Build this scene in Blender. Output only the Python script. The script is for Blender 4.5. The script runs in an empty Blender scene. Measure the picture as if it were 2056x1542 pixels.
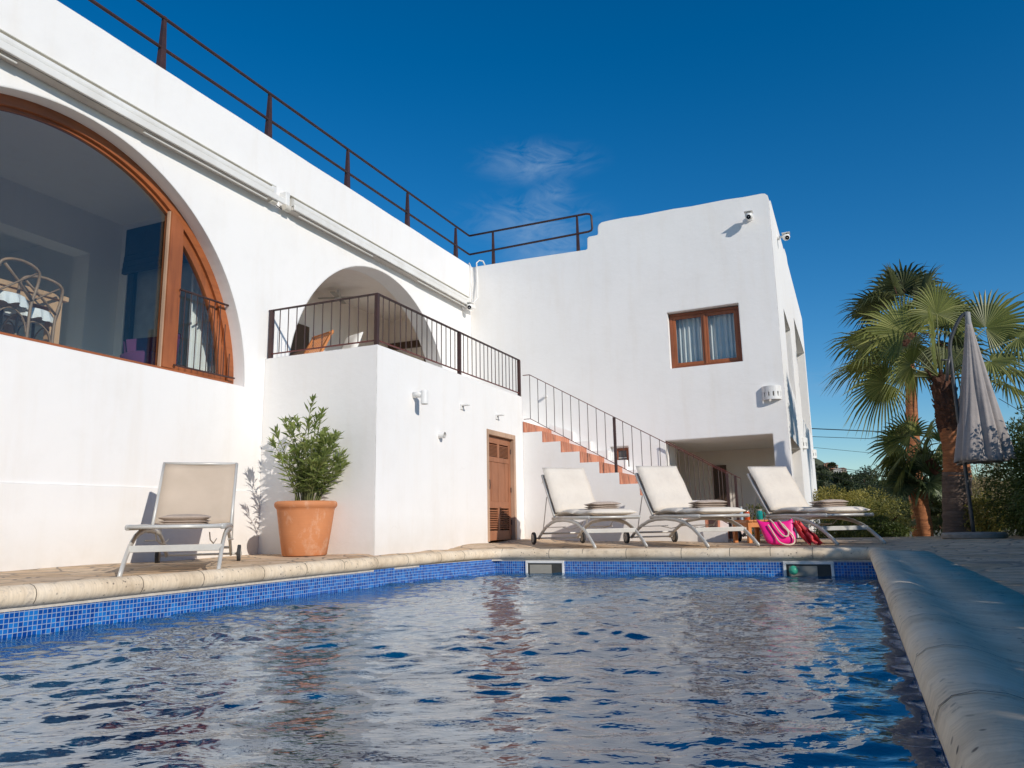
import bpy, bmesh, math, random
from mathutils import Vector, Matrix, noise
from mathutils.geometry import tessellate_polygon
random.seed(7)
PI = math.pi; R = math.radians
sc = bpy.context.scene
COL = sc.collection
ORG = {}

# ------------------------------------------------------------------ materials
def nt_new(name):
    m = bpy.data.materials.new(name); m.use_nodes = True
    nt = m.node_tree; b = nt.nodes['Principled BSDF']
    return m, nt, b
def N(nt, typ, **kw):
    n = nt.nodes.new(typ)
    for k, v in kw.items(): setattr(n, k, v)
    return n
def setin(n, **kw):
    for k, v in kw.items(): n.inputs[k].default_value = v
def coords(nt, scale=(1, 1, 1), world=False):
    if world:
        g = N(nt, 'ShaderNodeNewGeometry'); src = g.outputs['Position']
    else:
        g = N(nt, 'ShaderNodeTexCoord'); src = g.outputs['Object']
    mp = N(nt, 'ShaderNodeMapping'); mp.inputs['Scale'].default_value = scale
    nt.links.new(src, mp.inputs['Vector'])
    return mp.outputs['Vector']
def noise_n(nt, vec, scale, detail=4, rough=.55):
    n = N(nt, 'ShaderNodeTexNoise'); n.inputs['Scale'].default_value = scale
    n.inputs['Detail'].default_value = detail; n.inputs['Roughness'].default_value = rough
    nt.links.new(vec, n.inputs['Vector']); return n.outputs['Fac']
def ramp(nt, fac, stops):
    r = N(nt, 'ShaderNodeValToRGB'); e = r.color_ramp.elements
    while len(e) < len(stops): e.new(.5)
    for i, (p, c) in enumerate(stops):
        e[i].position = p; e[i].color = (*c, 1)
    nt.links.new(fac, r.inputs['Fac']); return r.outputs['Color']
def mixc(nt, f, a, b, mode='MIX'):
    m = N(nt, 'ShaderNodeMix', data_type='RGBA', blend_type=mode)
    for i, v in ((0, f), (6, a), (7, b)):
        if hasattr(v, 'type') and not isinstance(v, (tuple, float, int)): nt.links.new(v, m.inputs[i])
        elif i == 0: m.inputs[0].default_value = v
        else: m.inputs[i].default_value = (*v, 1)
    return m.outputs[2]
def bump(nt, h, strength, dist, normal=None):
    b = N(nt, 'ShaderNodeBump'); b.inputs['Strength'].default_value = strength
    b.inputs['Distance'].default_value = dist; nt.links.new(h, b.inputs['Height'])
    if normal is not None: nt.links.new(normal, b.inputs['Normal'])
    return b.outputs['Normal']
def M(name, col, rough=.6, col2=None, scale=(1, 1, 1), ns=6, metal=0, bs=60, bstr=.15, bdist=.002, world=False, spec=.5, lo=.3, hi=.7):
    m, nt, b = nt_new(name)
    v = coords(nt, scale, world)
    c2 = col2 or tuple(x * .8 for x in col)
    f = noise_n(nt, v, ns)
    nt.links.new(ramp(nt, f, [(lo, c2), (hi, col)]), b.inputs['Base Color'])
    setin(b, Roughness=rough, Metallic=metal); b.inputs['Specular IOR Level'].default_value = spec
    if bstr: nt.links.new(bump(nt, noise_n(nt, v, bs), bstr, bdist), b.inputs['Normal'])
    return m
def stucco(name, col=(.84, .825, .80), grime=.97):
    m, nt, b = nt_new(name)
    v = coords(nt, (1, 1, 1), True)
    big = noise_n(nt, v, .55, 5, .6)
    c = ramp(nt, big, [(.3, tuple(x * .965 for x in col)), (.65, col)])
    vs = coords(nt, (3, 3, .35), True)
    st = noise_n(nt, vs, 1.6, 5, .65)
    c = mixc(nt, 1.0, c, ramp(nt, st, [(.25, (grime, grime * .985, grime * .965)), (.5, (1, 1, 1))]), 'MULTIPLY')
    if name == 'white_stucco':
        dv = N(nt, 'ShaderNodeTexNoise'); dv.inputs['Scale'].default_value = 2.5; dv.inputs['Detail'].default_value = 5; nt.links.new(v, dv.inputs['Vector'])
        ma = N(nt, 'ShaderNodeVectorMath', operation='MULTIPLY_ADD'); nt.links.new(dv.outputs['Color'], ma.inputs[0]); ma.inputs[1].default_value = (.5, .5, .5); nt.links.new(v, ma.inputs[2])
        vo = N(nt, 'ShaderNodeTexVoronoi', feature='DISTANCE_TO_EDGE'); vo.inputs['Scale'].default_value = .5; nt.links.new(ma.outputs[0], vo.inputs['Vector'])
        ck = mixc(nt, 1.0, ramp(nt, vo.outputs['Distance'], [(.0, (1, 1, 1)), (.006, (0, 0, 0))]), ramp(nt, noise_n(nt, v, .7, 3), [(.54, (0, 0, 0)), (.66, (.2, .2, .2))]), 'MULTIPLY')
        c = mixc(nt, ck, c, (.55, .52, .49))
        c = mixc(nt, 1.0, c, ramp(nt, noise_n(nt, v, 1.5, 6, .7), [(.35, (.975, .972, .968)), (.5, (1, 1, 1))]), 'MULTIPLY')
    # scuffs and splashed dust on the lowest part of the wall
    sp = N(nt, 'ShaderNodeSeparateXYZ'); g = N(nt, 'ShaderNodeNewGeometry'); nt.links.new(g.outputs['Position'], sp.inputs[0])
    mr = N(nt, 'ShaderNodeMapRange'); nt.links.new(sp.outputs['Z'], mr.inputs['Value']); setin(mr, **{'From Min': -.05, 'From Max': .45, 'To Min': .9, 'To Max': .0})
    dn = N(nt, 'ShaderNodeMath', operation='MULTIPLY'); nt.links.new(mr.outputs[0], dn.inputs[0]); nt.links.new(noise_n(nt, v, 3.5, 6, .7), dn.inputs[1])
    c = mixc(nt, dn.outputs[0], c, (.62, .56, .48))
    nt.links.new(c, b.inputs['Base Color']); setin(b, Roughness=.88); b.inputs['Specular IOR Level'].default_value = .25
    bev = N(nt, 'ShaderNodeBevel', samples=2) if name == 'white_stucco' else N(nt, 'ShaderNodeNewGeometry')
    if name == 'white_stucco': bev.inputs['Radius'].default_value = .028
    bnorm = bev.outputs['Normal']
    h1 = noise_n(nt, v, 3.2, 3, .5); vs2 = coords(nt, (1, 1, 1.6), True); h2 = noise_n(nt, vs2, 11, 5, .62); h3 = noise_n(nt, v, 120, 3)
    n1 = bump(nt, h1, .22, .02, bnorm); n2 = bump(nt, h2, .22, .009, n1); n3 = bump(nt, h3, .10, .003, n2)
    nt.links.new(n3, b.inputs['Normal'])
    return m
def wood(name, col, col2, axis='z', rough=.45, k=1.0):
    m, nt, b = nt_new(name)
    s = {'x': (1.2, 16, 16), 'y': (16, 1.2, 16), 'z': (16, 16, 1.2)}[axis]
    v = coords(nt, tuple(q * k for q in s), False)
    f = noise_n(nt, v, 1.6, 6, .65)
    c = ramp(nt, f, [(.28, col2), (.52, col), (.75, tuple(min(1, x * 1.25) for x in col))])
    v2 = coords(nt, (1, 1, 1), False)
    c = mixc(nt, .6, c, ramp(nt, noise_n(nt, v2, 1.7, 3), [(.35, tuple(x * .7 for x in col)), (.65, tuple(x * 1.2 for x in col))]))
    nt.links.new(c, b.inputs['Base Color']); setin(b, Roughness=rough)
    nt.links.new(bump(nt, f, .25, .004), b.inputs['Normal'])
    return m
WALL = stucco('white_stucco')
WALLIN = stucco('inner_plaster', (.88, .86, .83), .97)
TAN = stucco('porch_plaster', (.86, .79, .72), .95)  # warm tint stands in for light bounced off a terracotta floor
IRON = M('brown_iron', (.06, .026, .022), .5, (.038, .018, .016), ns=9, bs=120, bstr=.2)
REDIRON = M('rusty_red_iron', (.17, .035, .025), .5, (.08, .025, .02), ns=14, bs=120, bstr=.2)
WOODZ = wood('varnished_wood_upright', (.33, .10, .032), (.15, .038, .014), 'z')
WOODY = wood('varnished_wood_long', (.33, .10, .032), (.14, .036, .014), 'y')
WOODX = wood('varnished_wood_cross', (.24, .07, .025), (.11, .03, .012), 'x')  # darker copy of the varnished wood, grazing light on the casement put into its colour
DOORW = wood('door_wood', (.33, .135, .065), (.15, .055, .026), 'z', .6)
DOORG = wood('weathered_frame_wood', (.46, .30, .20), (.26, .15, .09), 'z', .7)
TEAK = wood('teak', (.60, .22, .06), (.36, .11, .03), 'z', .5)
OAK = wood('pale_oak', (.55, .33, .17), (.34, .19, .09), 'z', .5)
DARKW = wood('dark_wood', (.09, .05, .03), (.04, .022, .014), 'z', .5)
ALU = M('painted_aluminium', (.62, .61, .57), .38, (.5, .49, .46), ns=5, bs=200, bstr=.05, metal=.15)
ALUW = M('awning_white_metal', (.80, .79, .75), .4, (.68, .66, .61), ns=3, bs=200, bstr=.05)
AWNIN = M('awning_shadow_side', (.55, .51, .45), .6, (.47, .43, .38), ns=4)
SLING = M('beige_mesh_sling', (.54, .44, .34), .8, (.47, .38, .29), scale=(1, 1, 1), ns=3, bs=400, bstr=.5, bdist=.002)
CUSH = M('cream_canvas', (.74, .675, .58), .9, (.68, .61, .52), ns=3, bs=9, bstr=.5, bdist=.03)
TOWEL = M('taupe_terry', (.52, .42, .35), .97, (.43, .35, .28), ns=30, bs=260, bstr=.9, bdist=.006)
RUBBER = M('black_rubber', (.03, .03, .032), .7)
HUBM = M('grey_plastic', (.42, .39, .34), .6)
TERRA = M('terracotta_pot', (.66, .265, .105), .75, (.56, .215, .085), ns=3, bs=40, bstr=.25, bdist=.004)
SOIL = M('white_pebbles', (.55, .52, .48), .9, (.25, .22, .18), ns=40, bs=40, bstr=1, bdist=.01)
PVC = M('white_plastic', (.82, .81, .78), .4, bstr=.05)
DARKGLASS = M('dark_lens', (.01, .01, .012), .08, bstr=0)
CLOTHW = M('white_curtain', (.78, .77, .72), .9, (.70, .69, .64), ns=4)
NAVY = M('navy_blind', (.045, .045, .055), .9, (.035, .035, .042), ns=6)
PARASOL = M('grey_canvas', (.36, .325, .305), .92, (.29, .26, .245), ns=4, bs=9, bstr=.35, bdist=.03)
POLEM = M('dark_grey_pole', (.06, .062, .065), .4)
CONC = M('grey_concrete', (.33, .31, .28), .9, (.22, .205, .185), ns=14, bs=90, bstr=.7, bdist=.006)
PINK = M('pink_rubber', (.86, .012, .26), .35, (.80, .01, .23), ns=3, bstr=0)
ROPE = M('cream_rope', (.74, .60, .47), .85, bs=90, bstr=.6, bdist=.004)
REDC = M('coral_cloth', (.80, .10, .10), .7, (.55, .03, .05), ns=9, bs=20, bstr=.4, bdist=.01)
TEAL = M('teal_glass', (.01, .28, .26), .1, bstr=0)
ORNG = M('orange_drink', (.60, .09, .02), .1, bstr=0)
PALEB = M('pale_blue_plastic', (.35, .5, .62), .3, bstr=0)
GREENB = M('green_ball_plastic', (.06, .45, .28), .4, bstr=0)
PURPLE = M('purple_fabric', (.12, .03, .10), .9)
MAG = M('magenta_fabric', (.70, .03, .06), .8)
CABLE = M('black_cable', (.015, .015, .017), .6, bstr=0)

def pot_mat():
    m, nt, b = nt_new('weathered_terracotta'); v = coords(nt, (1, 1, 1))
    c = ramp(nt, noise_n(nt, v, 3, 4), [(.3, (.52, .20, .08)), (.7, (.63, .255, .105))])
    c = mixc(nt, ramp(nt, noise_n(nt, coords(nt, (1, 1, .6)), 7, 7, .75), [(.54, (0, 0, 0)), (.72, (.6, .6, .6))]), c, (.72, .50, .36))
    c = mixc(nt, ramp(nt, noise_n(nt, coords(nt, (2, 2, 30)), 3, 3), [(.5, (0, 0, 0)), (.8, (.35, .35, .35))]), c, (.45, .19, .09))
    nt.links.new(c, b.inputs['Base Color']); setin(b, Roughness=.8); nt.links.new(bump(nt, noise_n(nt, coords(nt, (1, 1, 12)), 6, 4), .3, .004), b.inputs['Normal'])
    return m
TERRA = pot_mat()
def stripe_tiles():
    m, nt, b = nt_new('terracotta_riser_tiles')
    v = coords(nt, (1, 1, 1), True)
    sp = N(nt, 'ShaderNodeSeparateXYZ'); nt.links.new(v, sp.inputs[0])
    a = N(nt, 'ShaderNodeMath', operation='MULTIPLY'); nt.links.new(sp.outputs['Y'], a.inputs[0]); a.inputs[1].default_value = 9.0
    fr = N(nt, 'ShaderNodeMath', operation='FRACT'); nt.links.new(a.outputs[0], fr.inputs[0])
    fl = N(nt, 'ShaderNodeMath', operation='FLOOR'); nt.links.new(a.outputs[0], fl.inputs[0])
    wn = N(nt, 'ShaderNodeTexWhiteNoise', noise_dimensions='1D'); nt.links.new(fl.outputs[0], wn.inputs['W'])
    c = ramp(nt, wn.outputs['Value'], [(0, (.44, .14, .07)), (1, (.58, .22, .115))])
    c = mixc(nt, ramp(nt, fr.outputs[0], [(.06, (1, 1, 1)), (.1, (0, 0, 0))]), c, (.55, .40, .30))
    c = mixc(nt, .25, c, ramp(nt, noise_n(nt, v, 8), [(.3, (.3, .1, .06)), (.7, (.7, .33, .2))]))
    nt.links.new(c, b.inputs['Base Color']); setin(b, Roughness=.7)
    return m
RISER = stripe_tiles()

def paving():
    m, nt, b = nt_new('rough_stone_paving')
    v = coords(nt, (1, 1, 1), True)
    dn = N(nt, 'ShaderNodeTexNoise'); dn.inputs['Scale'].default_value = 2.2; nt.links.new(v, dn.inputs['Vector'])
    mx = N(nt, 'ShaderNodeVectorMath', operation='MULTIPLY_ADD'); nt.links.new(dn.outputs['Color'], mx.inputs[0]); mx.inputs[1].default_value = (.35, .35, 0); nt.links.new(v, mx.inputs[2])
    vo = N(nt, 'ShaderNodeTexVoronoi', feature='DISTANCE_TO_EDGE'); vo.inputs['Scale'].default_value = 3.3; nt.links.new(mx.outputs[0], vo.inputs['Vector'])
    vc = N(nt, 'ShaderNodeTexVoronoi'); vc.inputs['Scale'].default_value = 3.3; nt.links.new(mx.outputs[0], vc.inputs['Vector'])
    sp = N(nt, 'ShaderNodeSeparateColor'); nt.links.new(vc.outputs['Color'], sp.inputs[0])
    c = ramp(nt, sp.outputs[0], [(0, (.44, .30, .18)), (.35, (.66, .48, .31)), (.7, (.56, .43, .31)), (1, (.74, .58, .40))])
    c = mixc(nt, .45, c, ramp(nt, noise_n(nt, v, 9, 7, .7), [(.3, (.30, .21, .13)), (.55, (.66, .49, .33)), (.75, (.85, .70, .52))]))
    c = mixc(nt, ramp(nt, vo.outputs['Distance'], [(.015, (1, 1, 1)), (.05, (0, 0, 0))]), c, (.30, .245, .19))
    nt.links.new(c, b.inputs['Base Color']); setin(b, Roughness=.85)
    e = ramp(nt, vo.outputs['Distance'], [(0, (0, 0, 0)), (.09, (1, 1, 1))])
    n1 = bump(nt, e, .6, .012); n2 = bump(nt, noise_n(nt, v, 22, 6, .65), .8, .012, n1)
    nt.links.new(n2, b.inputs['Normal']); b.inputs['Specular IOR Level'].default_value = .12
    return m
PAVE = paving()
def coping_mat():
    m, nt, b = nt_new('cast_stone_coping')
    v = coords(nt, (1, 1, 1), True)
    c = ramp(nt, noise_n(nt, v, 3.5, 6, .65), [(.3, (.60, .475, .33)), (.5, (.79, .65, .47)), (.72, (.87, .75, .58))])
    st = noise_n(nt, coords(nt, (5, 70, 8), True), 1.0, 5, .7)
    c = mixc(nt, 1.0, c, ramp(nt, st, [(.3, (.80, .79, .78)), (.6, (1, 1, 1))]), 'MULTIPLY')
    c = mixc(nt, ramp(nt, noise_n(nt, v, 13, 6, .75), [(.55, (0, 0, 0)), (.72, (.75, .75, .75))]), c, (.34, .285, .235))
    vo = N(nt, 'ShaderNodeTexVoronoi'); vo.inputs['Scale'].default_value = 26; nt.links.new(v, vo.inputs['Vector'])
    pits = ramp(nt, vo.outputs['Distance'], [(.12, (1, 1, 1)), (.2, (0, 0, 0))])
    msk = ramp(nt, noise_n(nt, v, 2.3, 3), [(.45, (0, 0, 0)), (.6, (1, 1, 1))])
    pm = mixc(nt, 1.0, pits, msk, 'MULTIPLY')
    c = mixc(nt, pm, c, (.13, .11, .095))
    nt.links.new(c, b.inputs['Base Color']); setin(b, Roughness=.8)
    n1 = bump(nt, noise_n(nt, v, 14, 5, .6), .25, .006); n2 = bump(nt, noise_n(nt, v, 90, 5), .35, .003, n1)
    nt.links.new(n2, b.inputs['Normal']); b.inputs['Specular IOR Level'].default_value = .08
    return m
COPE = coping_mat()
JOINT = M('coping_joint_mortar', (.20, .165, .125), .9, (.11, .09, .07), ns=20)
def mosaic():
    m, nt, b = nt_new('blue_mosaic_tiles')
    v = coords(nt, (1, 1, 1), True)
    sp = N(nt, 'ShaderNodeSeparateXYZ'); nt.links.new(v, sp.inputs[0])
    ad = N(nt, 'ShaderNodeMath', operation='ADD'); nt.links.new(sp.outputs['X'], ad.inputs[0]); nt.links.new(sp.outputs['Y'], ad.inputs[1])
    def cell(src, s):
        a = N(nt, 'ShaderNodeMath', operation='MULTIPLY'); nt.links.new(src, a.inputs[0]); a.inputs[1].default_value = s
        fr = N(nt, 'ShaderNodeMath', operation='FRACT'); nt.links.new(a.outputs[0], fr.inputs[0])
        fl = N(nt, 'ShaderNodeMath', operation='FLOOR'); nt.links.new(a.outputs[0], fl.inputs[0])
        sb = N(nt, 'ShaderNodeMath', operation='SUBTRACT'); nt.links.new(fr.outputs[0], sb.inputs[0]); sb.inputs[1].default_value = .5
        ab = N(nt, 'ShaderNodeMath', operation='ABSOLUTE'); nt.links.new(sb.outputs[0], ab.inputs[0])
        return ab.outputs[0], fl.outputs[0]
    S = 37.0
    ax, ix = cell(ad.outputs[0], S); az, iz = cell(sp.outputs['Z'], S)
    mxx = N(nt, 'ShaderNodeMath', operation='MAXIMUM'); nt.links.new(ax, mxx.inputs[0]); nt.links.new(az, mxx.inputs[1])
    cb = N(nt, 'ShaderNodeCombineXYZ'); nt.links.new(ix, cb.inputs[0]); nt.links.new(iz, cb.inputs[1])
    wn = N(nt, 'ShaderNodeTexWhiteNoise', noise_dimensions='3D'); nt.links.new(cb.outputs[0], wn.inputs['Vector'])
    c = ramp(nt, wn.outputs['Value'], [(0, (.003, .045, .25)), (.5, (.006, .095, .40)), (1, (.015, .18, .54))])
    gm = ramp(nt, mxx.outputs[0], [(.425, (0, 0, 0)), (.45, (1, 1, 1))])
    c = mixc(nt, gm, c, (.30, .38, .48))
    nt.links.new(c, b.inputs['Base Color'])
    nt.links.new(ramp(nt, mxx.outputs[0], [(.42, (.12, .12, .12)), (.45, (.8, .8, .8))]), b.inputs['Roughness'])
    nt.links.new(bump(nt, gm, -.5, .002), b.inputs['Normal'])
    return m
MOS = mosaic()
def water_mat():
    m, nt, b = nt_new('pool_water'); nt.nodes.remove(b)
    out = nt.nodes['Material Output']
    v = coords(nt, (1, 1, 1), True)
    vr = N(nt, 'ShaderNodeVectorRotate', rotation_type='Z_AXIS'); nt.links.new(v, vr.inputs['Vector']); vr.inputs['Angle'].default_value = R(-22)
    mp = N(nt, 'ShaderNodeMapping'); mp.inputs['Scale'].default_value = (.6, 1, 1); nt.links.new(vr.outputs[0], mp.inputs[0])
    n1 = bump(nt, noise_n(nt, mp.outputs[0], 13, 3, .55), .30, .022)
    n2 = bump(nt, noise_n(nt, mp.outputs[0], 38, 2, .5), .16, .006, n1)
    fr = N(nt, 'ShaderNodeFresnel'); fr.inputs['IOR'].default_value = 2.7; nt.links.new(n2, fr.inputs['Normal'])
    gl = N(nt, 'ShaderNodeBsdfGlossy'); gl.inputs['Roughness'].default_value = .015; gl.inputs['Color'].default_value = (.92, .97, 1, 1); nt.links.new(n2, gl.inputs['Normal'])
    tr = N(nt, 'ShaderNodeBsdfTransparent'); tr.inputs['Color'].default_value = (.05, .40, .72, 1)
    df = N(nt, 'ShaderNodeBsdfDiffuse'); df.inputs['Color'].default_value = (.003, .085, .19, 1)
    mu = N(nt, 'ShaderNodeMixShader'); mu.inputs[0].default_value = .78; nt.links.new(tr.outputs[0], mu.inputs[1]); nt.links.new(df.outputs[0], mu.inputs[2])
    ms = N(nt, 'ShaderNodeMixShader'); nt.links.new(fr.outputs[0], ms.inputs[0]); nt.links.new(mu.outputs[0], ms.inputs[1]); nt.links.new(gl.outputs[0], ms.inputs[2])
    nt.links.new(ms.outputs[0], out.inputs['Surface'])
    return m
WATER = water_mat()
def glass_mat(name, tint=(.93, .96, .97), ior=1.75):
    m, nt, b = nt_new(name); nt.nodes.remove(b); out = nt.nodes['Material Output']
    lw = N(nt, 'ShaderNodeLayerWeight'); lw.inputs['Blend'].default_value = .5
    pw = N(nt, 'ShaderNodeMath', operation='POWER'); nt.links.new(lw.outputs['Facing'], pw.inputs[0]); pw.inputs[1].default_value = 4.0
    fr = N(nt, 'ShaderNodeMapRange'); nt.links.new(pw.outputs[0], fr.inputs['Value']); setin(fr, **{'To Min': .05, 'To Max': .8})
    gl = N(nt, 'ShaderNodeBsdfGlossy'); gl.inputs['Roughness'].default_value = .01
    tr = N(nt, 'ShaderNodeBsdfTransparent'); tr.inputs['Color'].default_value = (*tint, 1)
    ms = N(nt, 'ShaderNodeMixShader'); nt.links.new(fr.outputs[0], ms.inputs[0]); nt.links.new(tr.outputs[0], ms.inputs[1]); nt.links.new(gl.outputs[0], ms.inputs[2])
    nt.links.new(ms.outputs[0], out.inputs['Surface'])
    return m
GLASS = glass_mat('window_glass')
def leaf_mat(name, c1, c2, c3=None, rough=.5, scale=1.3):
    m, nt, b = nt_new(name)
    v = coords(nt, (1, 1, 1), False)
    g = N(nt, 'ShaderNodeNewGeometry')
    stops = [(0, c1), (.6, c2), (1, c3 or c2)]
    c = ramp(nt, g.outputs['Random Per Island'], stops)
    c = mixc(nt, .35, c, ramp(nt, noise_n(nt, v, scale, 3), [(.3, tuple(x * .55 for x in c1)), (.7, tuple(min(1, x * 1.4) for x in (c3 or c2)))]))
    nt.links.new(c, b.inputs['Base Color']); setin(b, Roughness=rough)
    tl = N(nt, 'ShaderNodeBsdfTranslucent'); nt.links.new(c, tl.inputs['Color'])
    ms = N(nt, 'ShaderNodeMixShader'); ms.inputs[0].default_value = .36
    nt.links.new(b.outputs[0], ms.inputs[1]); nt.links.new(tl.outputs[0], ms.inputs[2])
    nt.links.new(ms.outputs[0], nt.nodes['Material Output'].inputs['Surface'])
    return m
PALM = leaf_mat('fan_palm_leaf', (.055, .08, .014), (.14, .175, .03), (.34, .34, .11), .45)
PALMD = leaf_mat('dark_fan_palm_leaf', (.035, .05, .018), (.075, .095, .032), (.16, .17, .06), .6)
PALMB = leaf_mat('blue_green_palm_leaf', (.06, .10, .04), (.14, .19, .08), (.24, .28, .13), .45)
OLEA = leaf_mat('oleander_leaf', (.09, .145, .03), (.22, .29, .07), (.38, .42, .14), .42)
HEDGE = leaf_mat('hedge_leaf', (.03, .05, .013), (.07, .11, .025), (.14, .18, .045), .5)
SHRUB1 = leaf_mat('shrub_leaf', (.06, .08, .018), (.14, .16, .035), (.28, .26, .06), .55)
SHRUB2 = leaf_mat('yellow_shrub_leaf', (.15, .15, .025), (.32, .28, .06), (.46, .38, .10), .6)
DRY = leaf_mat('dry_grass', (.30, .24, .12), (.45, .36, .20), (.55, .46, .28), .8)
PINE = leaf_mat('pine_needles', (.022, .038, .016), (.05, .07, .025), (.09, .11, .04), .7, .12)
STEMM = M('green_stem', (.16, .17, .06), .6)
TRUNKO = M('orange_palm_trunk', (.46, .175, .065), .85, (.24, .085, .035), scale=(1, 1, 9), ns=4.5, bs=5, bstr=.9, bdist=.03)
TRUNKD = M('fibrous_palm_boots', (.16, .065, .035), .95, (.06, .026, .016), scale=(3, 3, 1), ns=6, bs=12, bstr=1, bdist=.03)
TRUNKG = M('shade_grey_palm_trunk', (.19, .135, .105), .95, (.10, .07, .055), scale=(1, 1, 9), ns=4, bs=6, bstr=.9, bdist=.02)  # grey instead of orange paints the shade on the lower trunk
EARTH = M('dry_earth', (.20, .15, .09), .95, (.10, .09, .04), ns=.25, bs=3, bstr=.6, bdist=.05, world=True)
HILLM = M('scrub_hillside', (.10, .10, .045), .95, (.045, .055, .022), ns=.06, bs=.6, bstr=.8, bdist=.6, world=True)
PLAST = [M('far_house_white', (.72, .68, .62), .9), M('far_house_orange', (.62, .30, .17), .9), M('far_house_beige', (.55, .45, .33), .9)]
DARKWIN = M('far_window', (.05, .05, .06), .4, bstr=0)
ROOFT = M('roof_tile', (.35, .17, .10), .9)

# ------------------------------------------------------------------ mesh builder
# The house, the planting and what is fixed to them are scaled about the camera point (by 0.82 in all axes), so their origin lies
# 57 mm above the pool coping; the rest is in metres.
CAM_SCALE = dict(k=1.0, dz=0.0)
def camera_scale(on, dz=.0567): CAM_SCALE['k'] = .82 if on else 1.0; CAM_SCALE['dz'] = dz if on else 0.0
def cam_scaled(p): return Vector((p[0] * CAM_SCALE['k'], p[1] * CAM_SCALE['k'], p[2] * CAM_SCALE['k'] + CAM_SCALE['dz']))
class MB:
    def __init__(s): s.v = []; s.f = []
    def add(s, vs, fs):
        o = len(s.v); s.v += [tuple(p) for p in vs]; s.f += [tuple(i + o for i in f) for f in fs]; return s
    def box(s, x0, y0, z0, x1, y1, z1):
        x0, x1 = sorted((x0, x1)); y0, y1 = sorted((y0, y1)); z0, z1 = sorted((z0, z1))
        return s.add([(x0,y0,z0),(x1,y0,z0),(x1,y1,z0),(x0,y1,z0),(x0,y0,z1),(x1,y0,z1),(x1,y1,z1),(x0,y1,z1)],
                     [(0,3,2,1),(4,5,6,7),(0,1,5,4),(1,2,6,5),(2,3,7,6),(3,0,4,7)])
    def obox(s, c, X, Y, Z):
        c = Vector(c); X = Vector(X); Y = Vector(Y); Z = Vector(Z); vs = []
        for k in (-1, 1):
            for i, j in ((-1,-1),(1,-1),(1,1),(-1,1)): vs.append(c + X*i + Y*j + Z*k)
        return s.add(vs, [(0,3,2,1),(4,5,6,7),(0,1,5,4),(1,2,6,5),(2,3,7,6),(3,0,4,7)])
    def bar(s, a, b, w, h=None, up=(0,0,1)):
        a = Vector(a); b = Vector(b); d = (b - a); L = d.length; d.normalize(); up = Vector(up)
        if abs(d.dot(up)) > .99: up = Vector((0,1,0))
        sd = d.cross(up).normalized(); u2 = sd.cross(d)
        return s.obox((a + b) / 2, d * L / 2, sd * w / 2, u2 * (h or w) / 2)
    def tube(s, pts, r, n=10, caps=True, sy=1.0):
        pts = [Vector(p) for p in pts]; rs = r if isinstance(r, (list, tuple)) else [r] * len(pts)
        o = len(s.v); up = None
        for i, p in enumerate(pts):
            t = (pts[min(i + 1, len(pts) - 1)] - pts[max(i - 1, 0)]).normalized()
            if up is None:
                up = Vector((0,0,1)) if abs(t.z) < .9 else Vector((1,0,0))
            sd = t.cross(up).normalized(); up = sd.cross(t).normalized()
            for k in range(n):
                a = 2 * PI * k / n
                s.v.append(tuple(p + sd * math.cos(a) * rs[i] * sy + up * math.sin(a) * rs[i]))
        for i in range(len(pts) - 1):
            for k in range(n):
                k2 = (k + 1) % n; s.f.append((o + i*n + k, o + i*n + k2, o + (i+1)*n + k2, o + (i+1)*n + k))
        if caps:
            s.f.append(tuple(o + k for k in range(n))[::-1]); s.f.append(tuple(o + (len(pts)-1)*n + k for k in range(n)))
        return s
    def lathe(s, prof, c=(0,0,0), n=48, wob=None):
        o = len(s.v)
        for i, (r, z) in enumerate(prof):
            for k in range(n):
                a = 2 * PI * k / n; rr = r * (wob(i, a) if wob else 1)
                s.v.append((c[0] + rr * math.cos(a), c[1] + rr * math.sin(a), c[2] + z))
        for i in range(len(prof) - 1):
            for k in range(n):
                k2 = (k + 1) % n; s.f.append((o + i*n + k, o + i*n + k2, o + (i+1)*n + k2, o + (i+1)*n + k))
        return s
    def disc(s, c, r, nrm, n=24):
        nrm = Vector(nrm).normalized(); up = Vector((0,0,1)) if abs(nrm.z) < .9 else Vector((1,0,0))
        a = nrm.cross(up).normalized(); b = nrm.cross(a); o = len(s.v)
        for k in range(n): s.v.append(tuple(Vector(c) + a*math.cos(2*PI*k/n)*r + b*math.sin(2*PI*k/n)*r))
        s.f.append(tuple(range(o, o + n))); return s
    def slab(s, outer, holes, ax, a, b):
        """plate with holes: 2-D outline (u,v) in the plane normal to axis ax, from a to b"""
        def P(u, v, w):
            return (w, u, v) if ax == 'x' else ((u, w, v) if ax == 'y' else (u, v, w))
        loops = [outer] + holes
        flat = [p for l in loops for p in l]
        tris = tessellate_polygon([[Vector((p[0], p[1], 0)) for p in l] for l in loops])
        n = len(flat); o = len(s.v)
        s.v += [P(*p, a) for p in flat] + [P(*p, b) for p in flat]
        for t in tris: s.f.append(tuple(o + i for i in t)); s.f.append(tuple(o + n + i for i in reversed(t)))
        k = 0
        for l in loops:
            m = len(l)
            for i in range(m):
                j = (i + 1) % m; s.f.append((o + k + i, o + k + j, o + n + k + j, o + n + k + i))
            k += m
        return s
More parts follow.
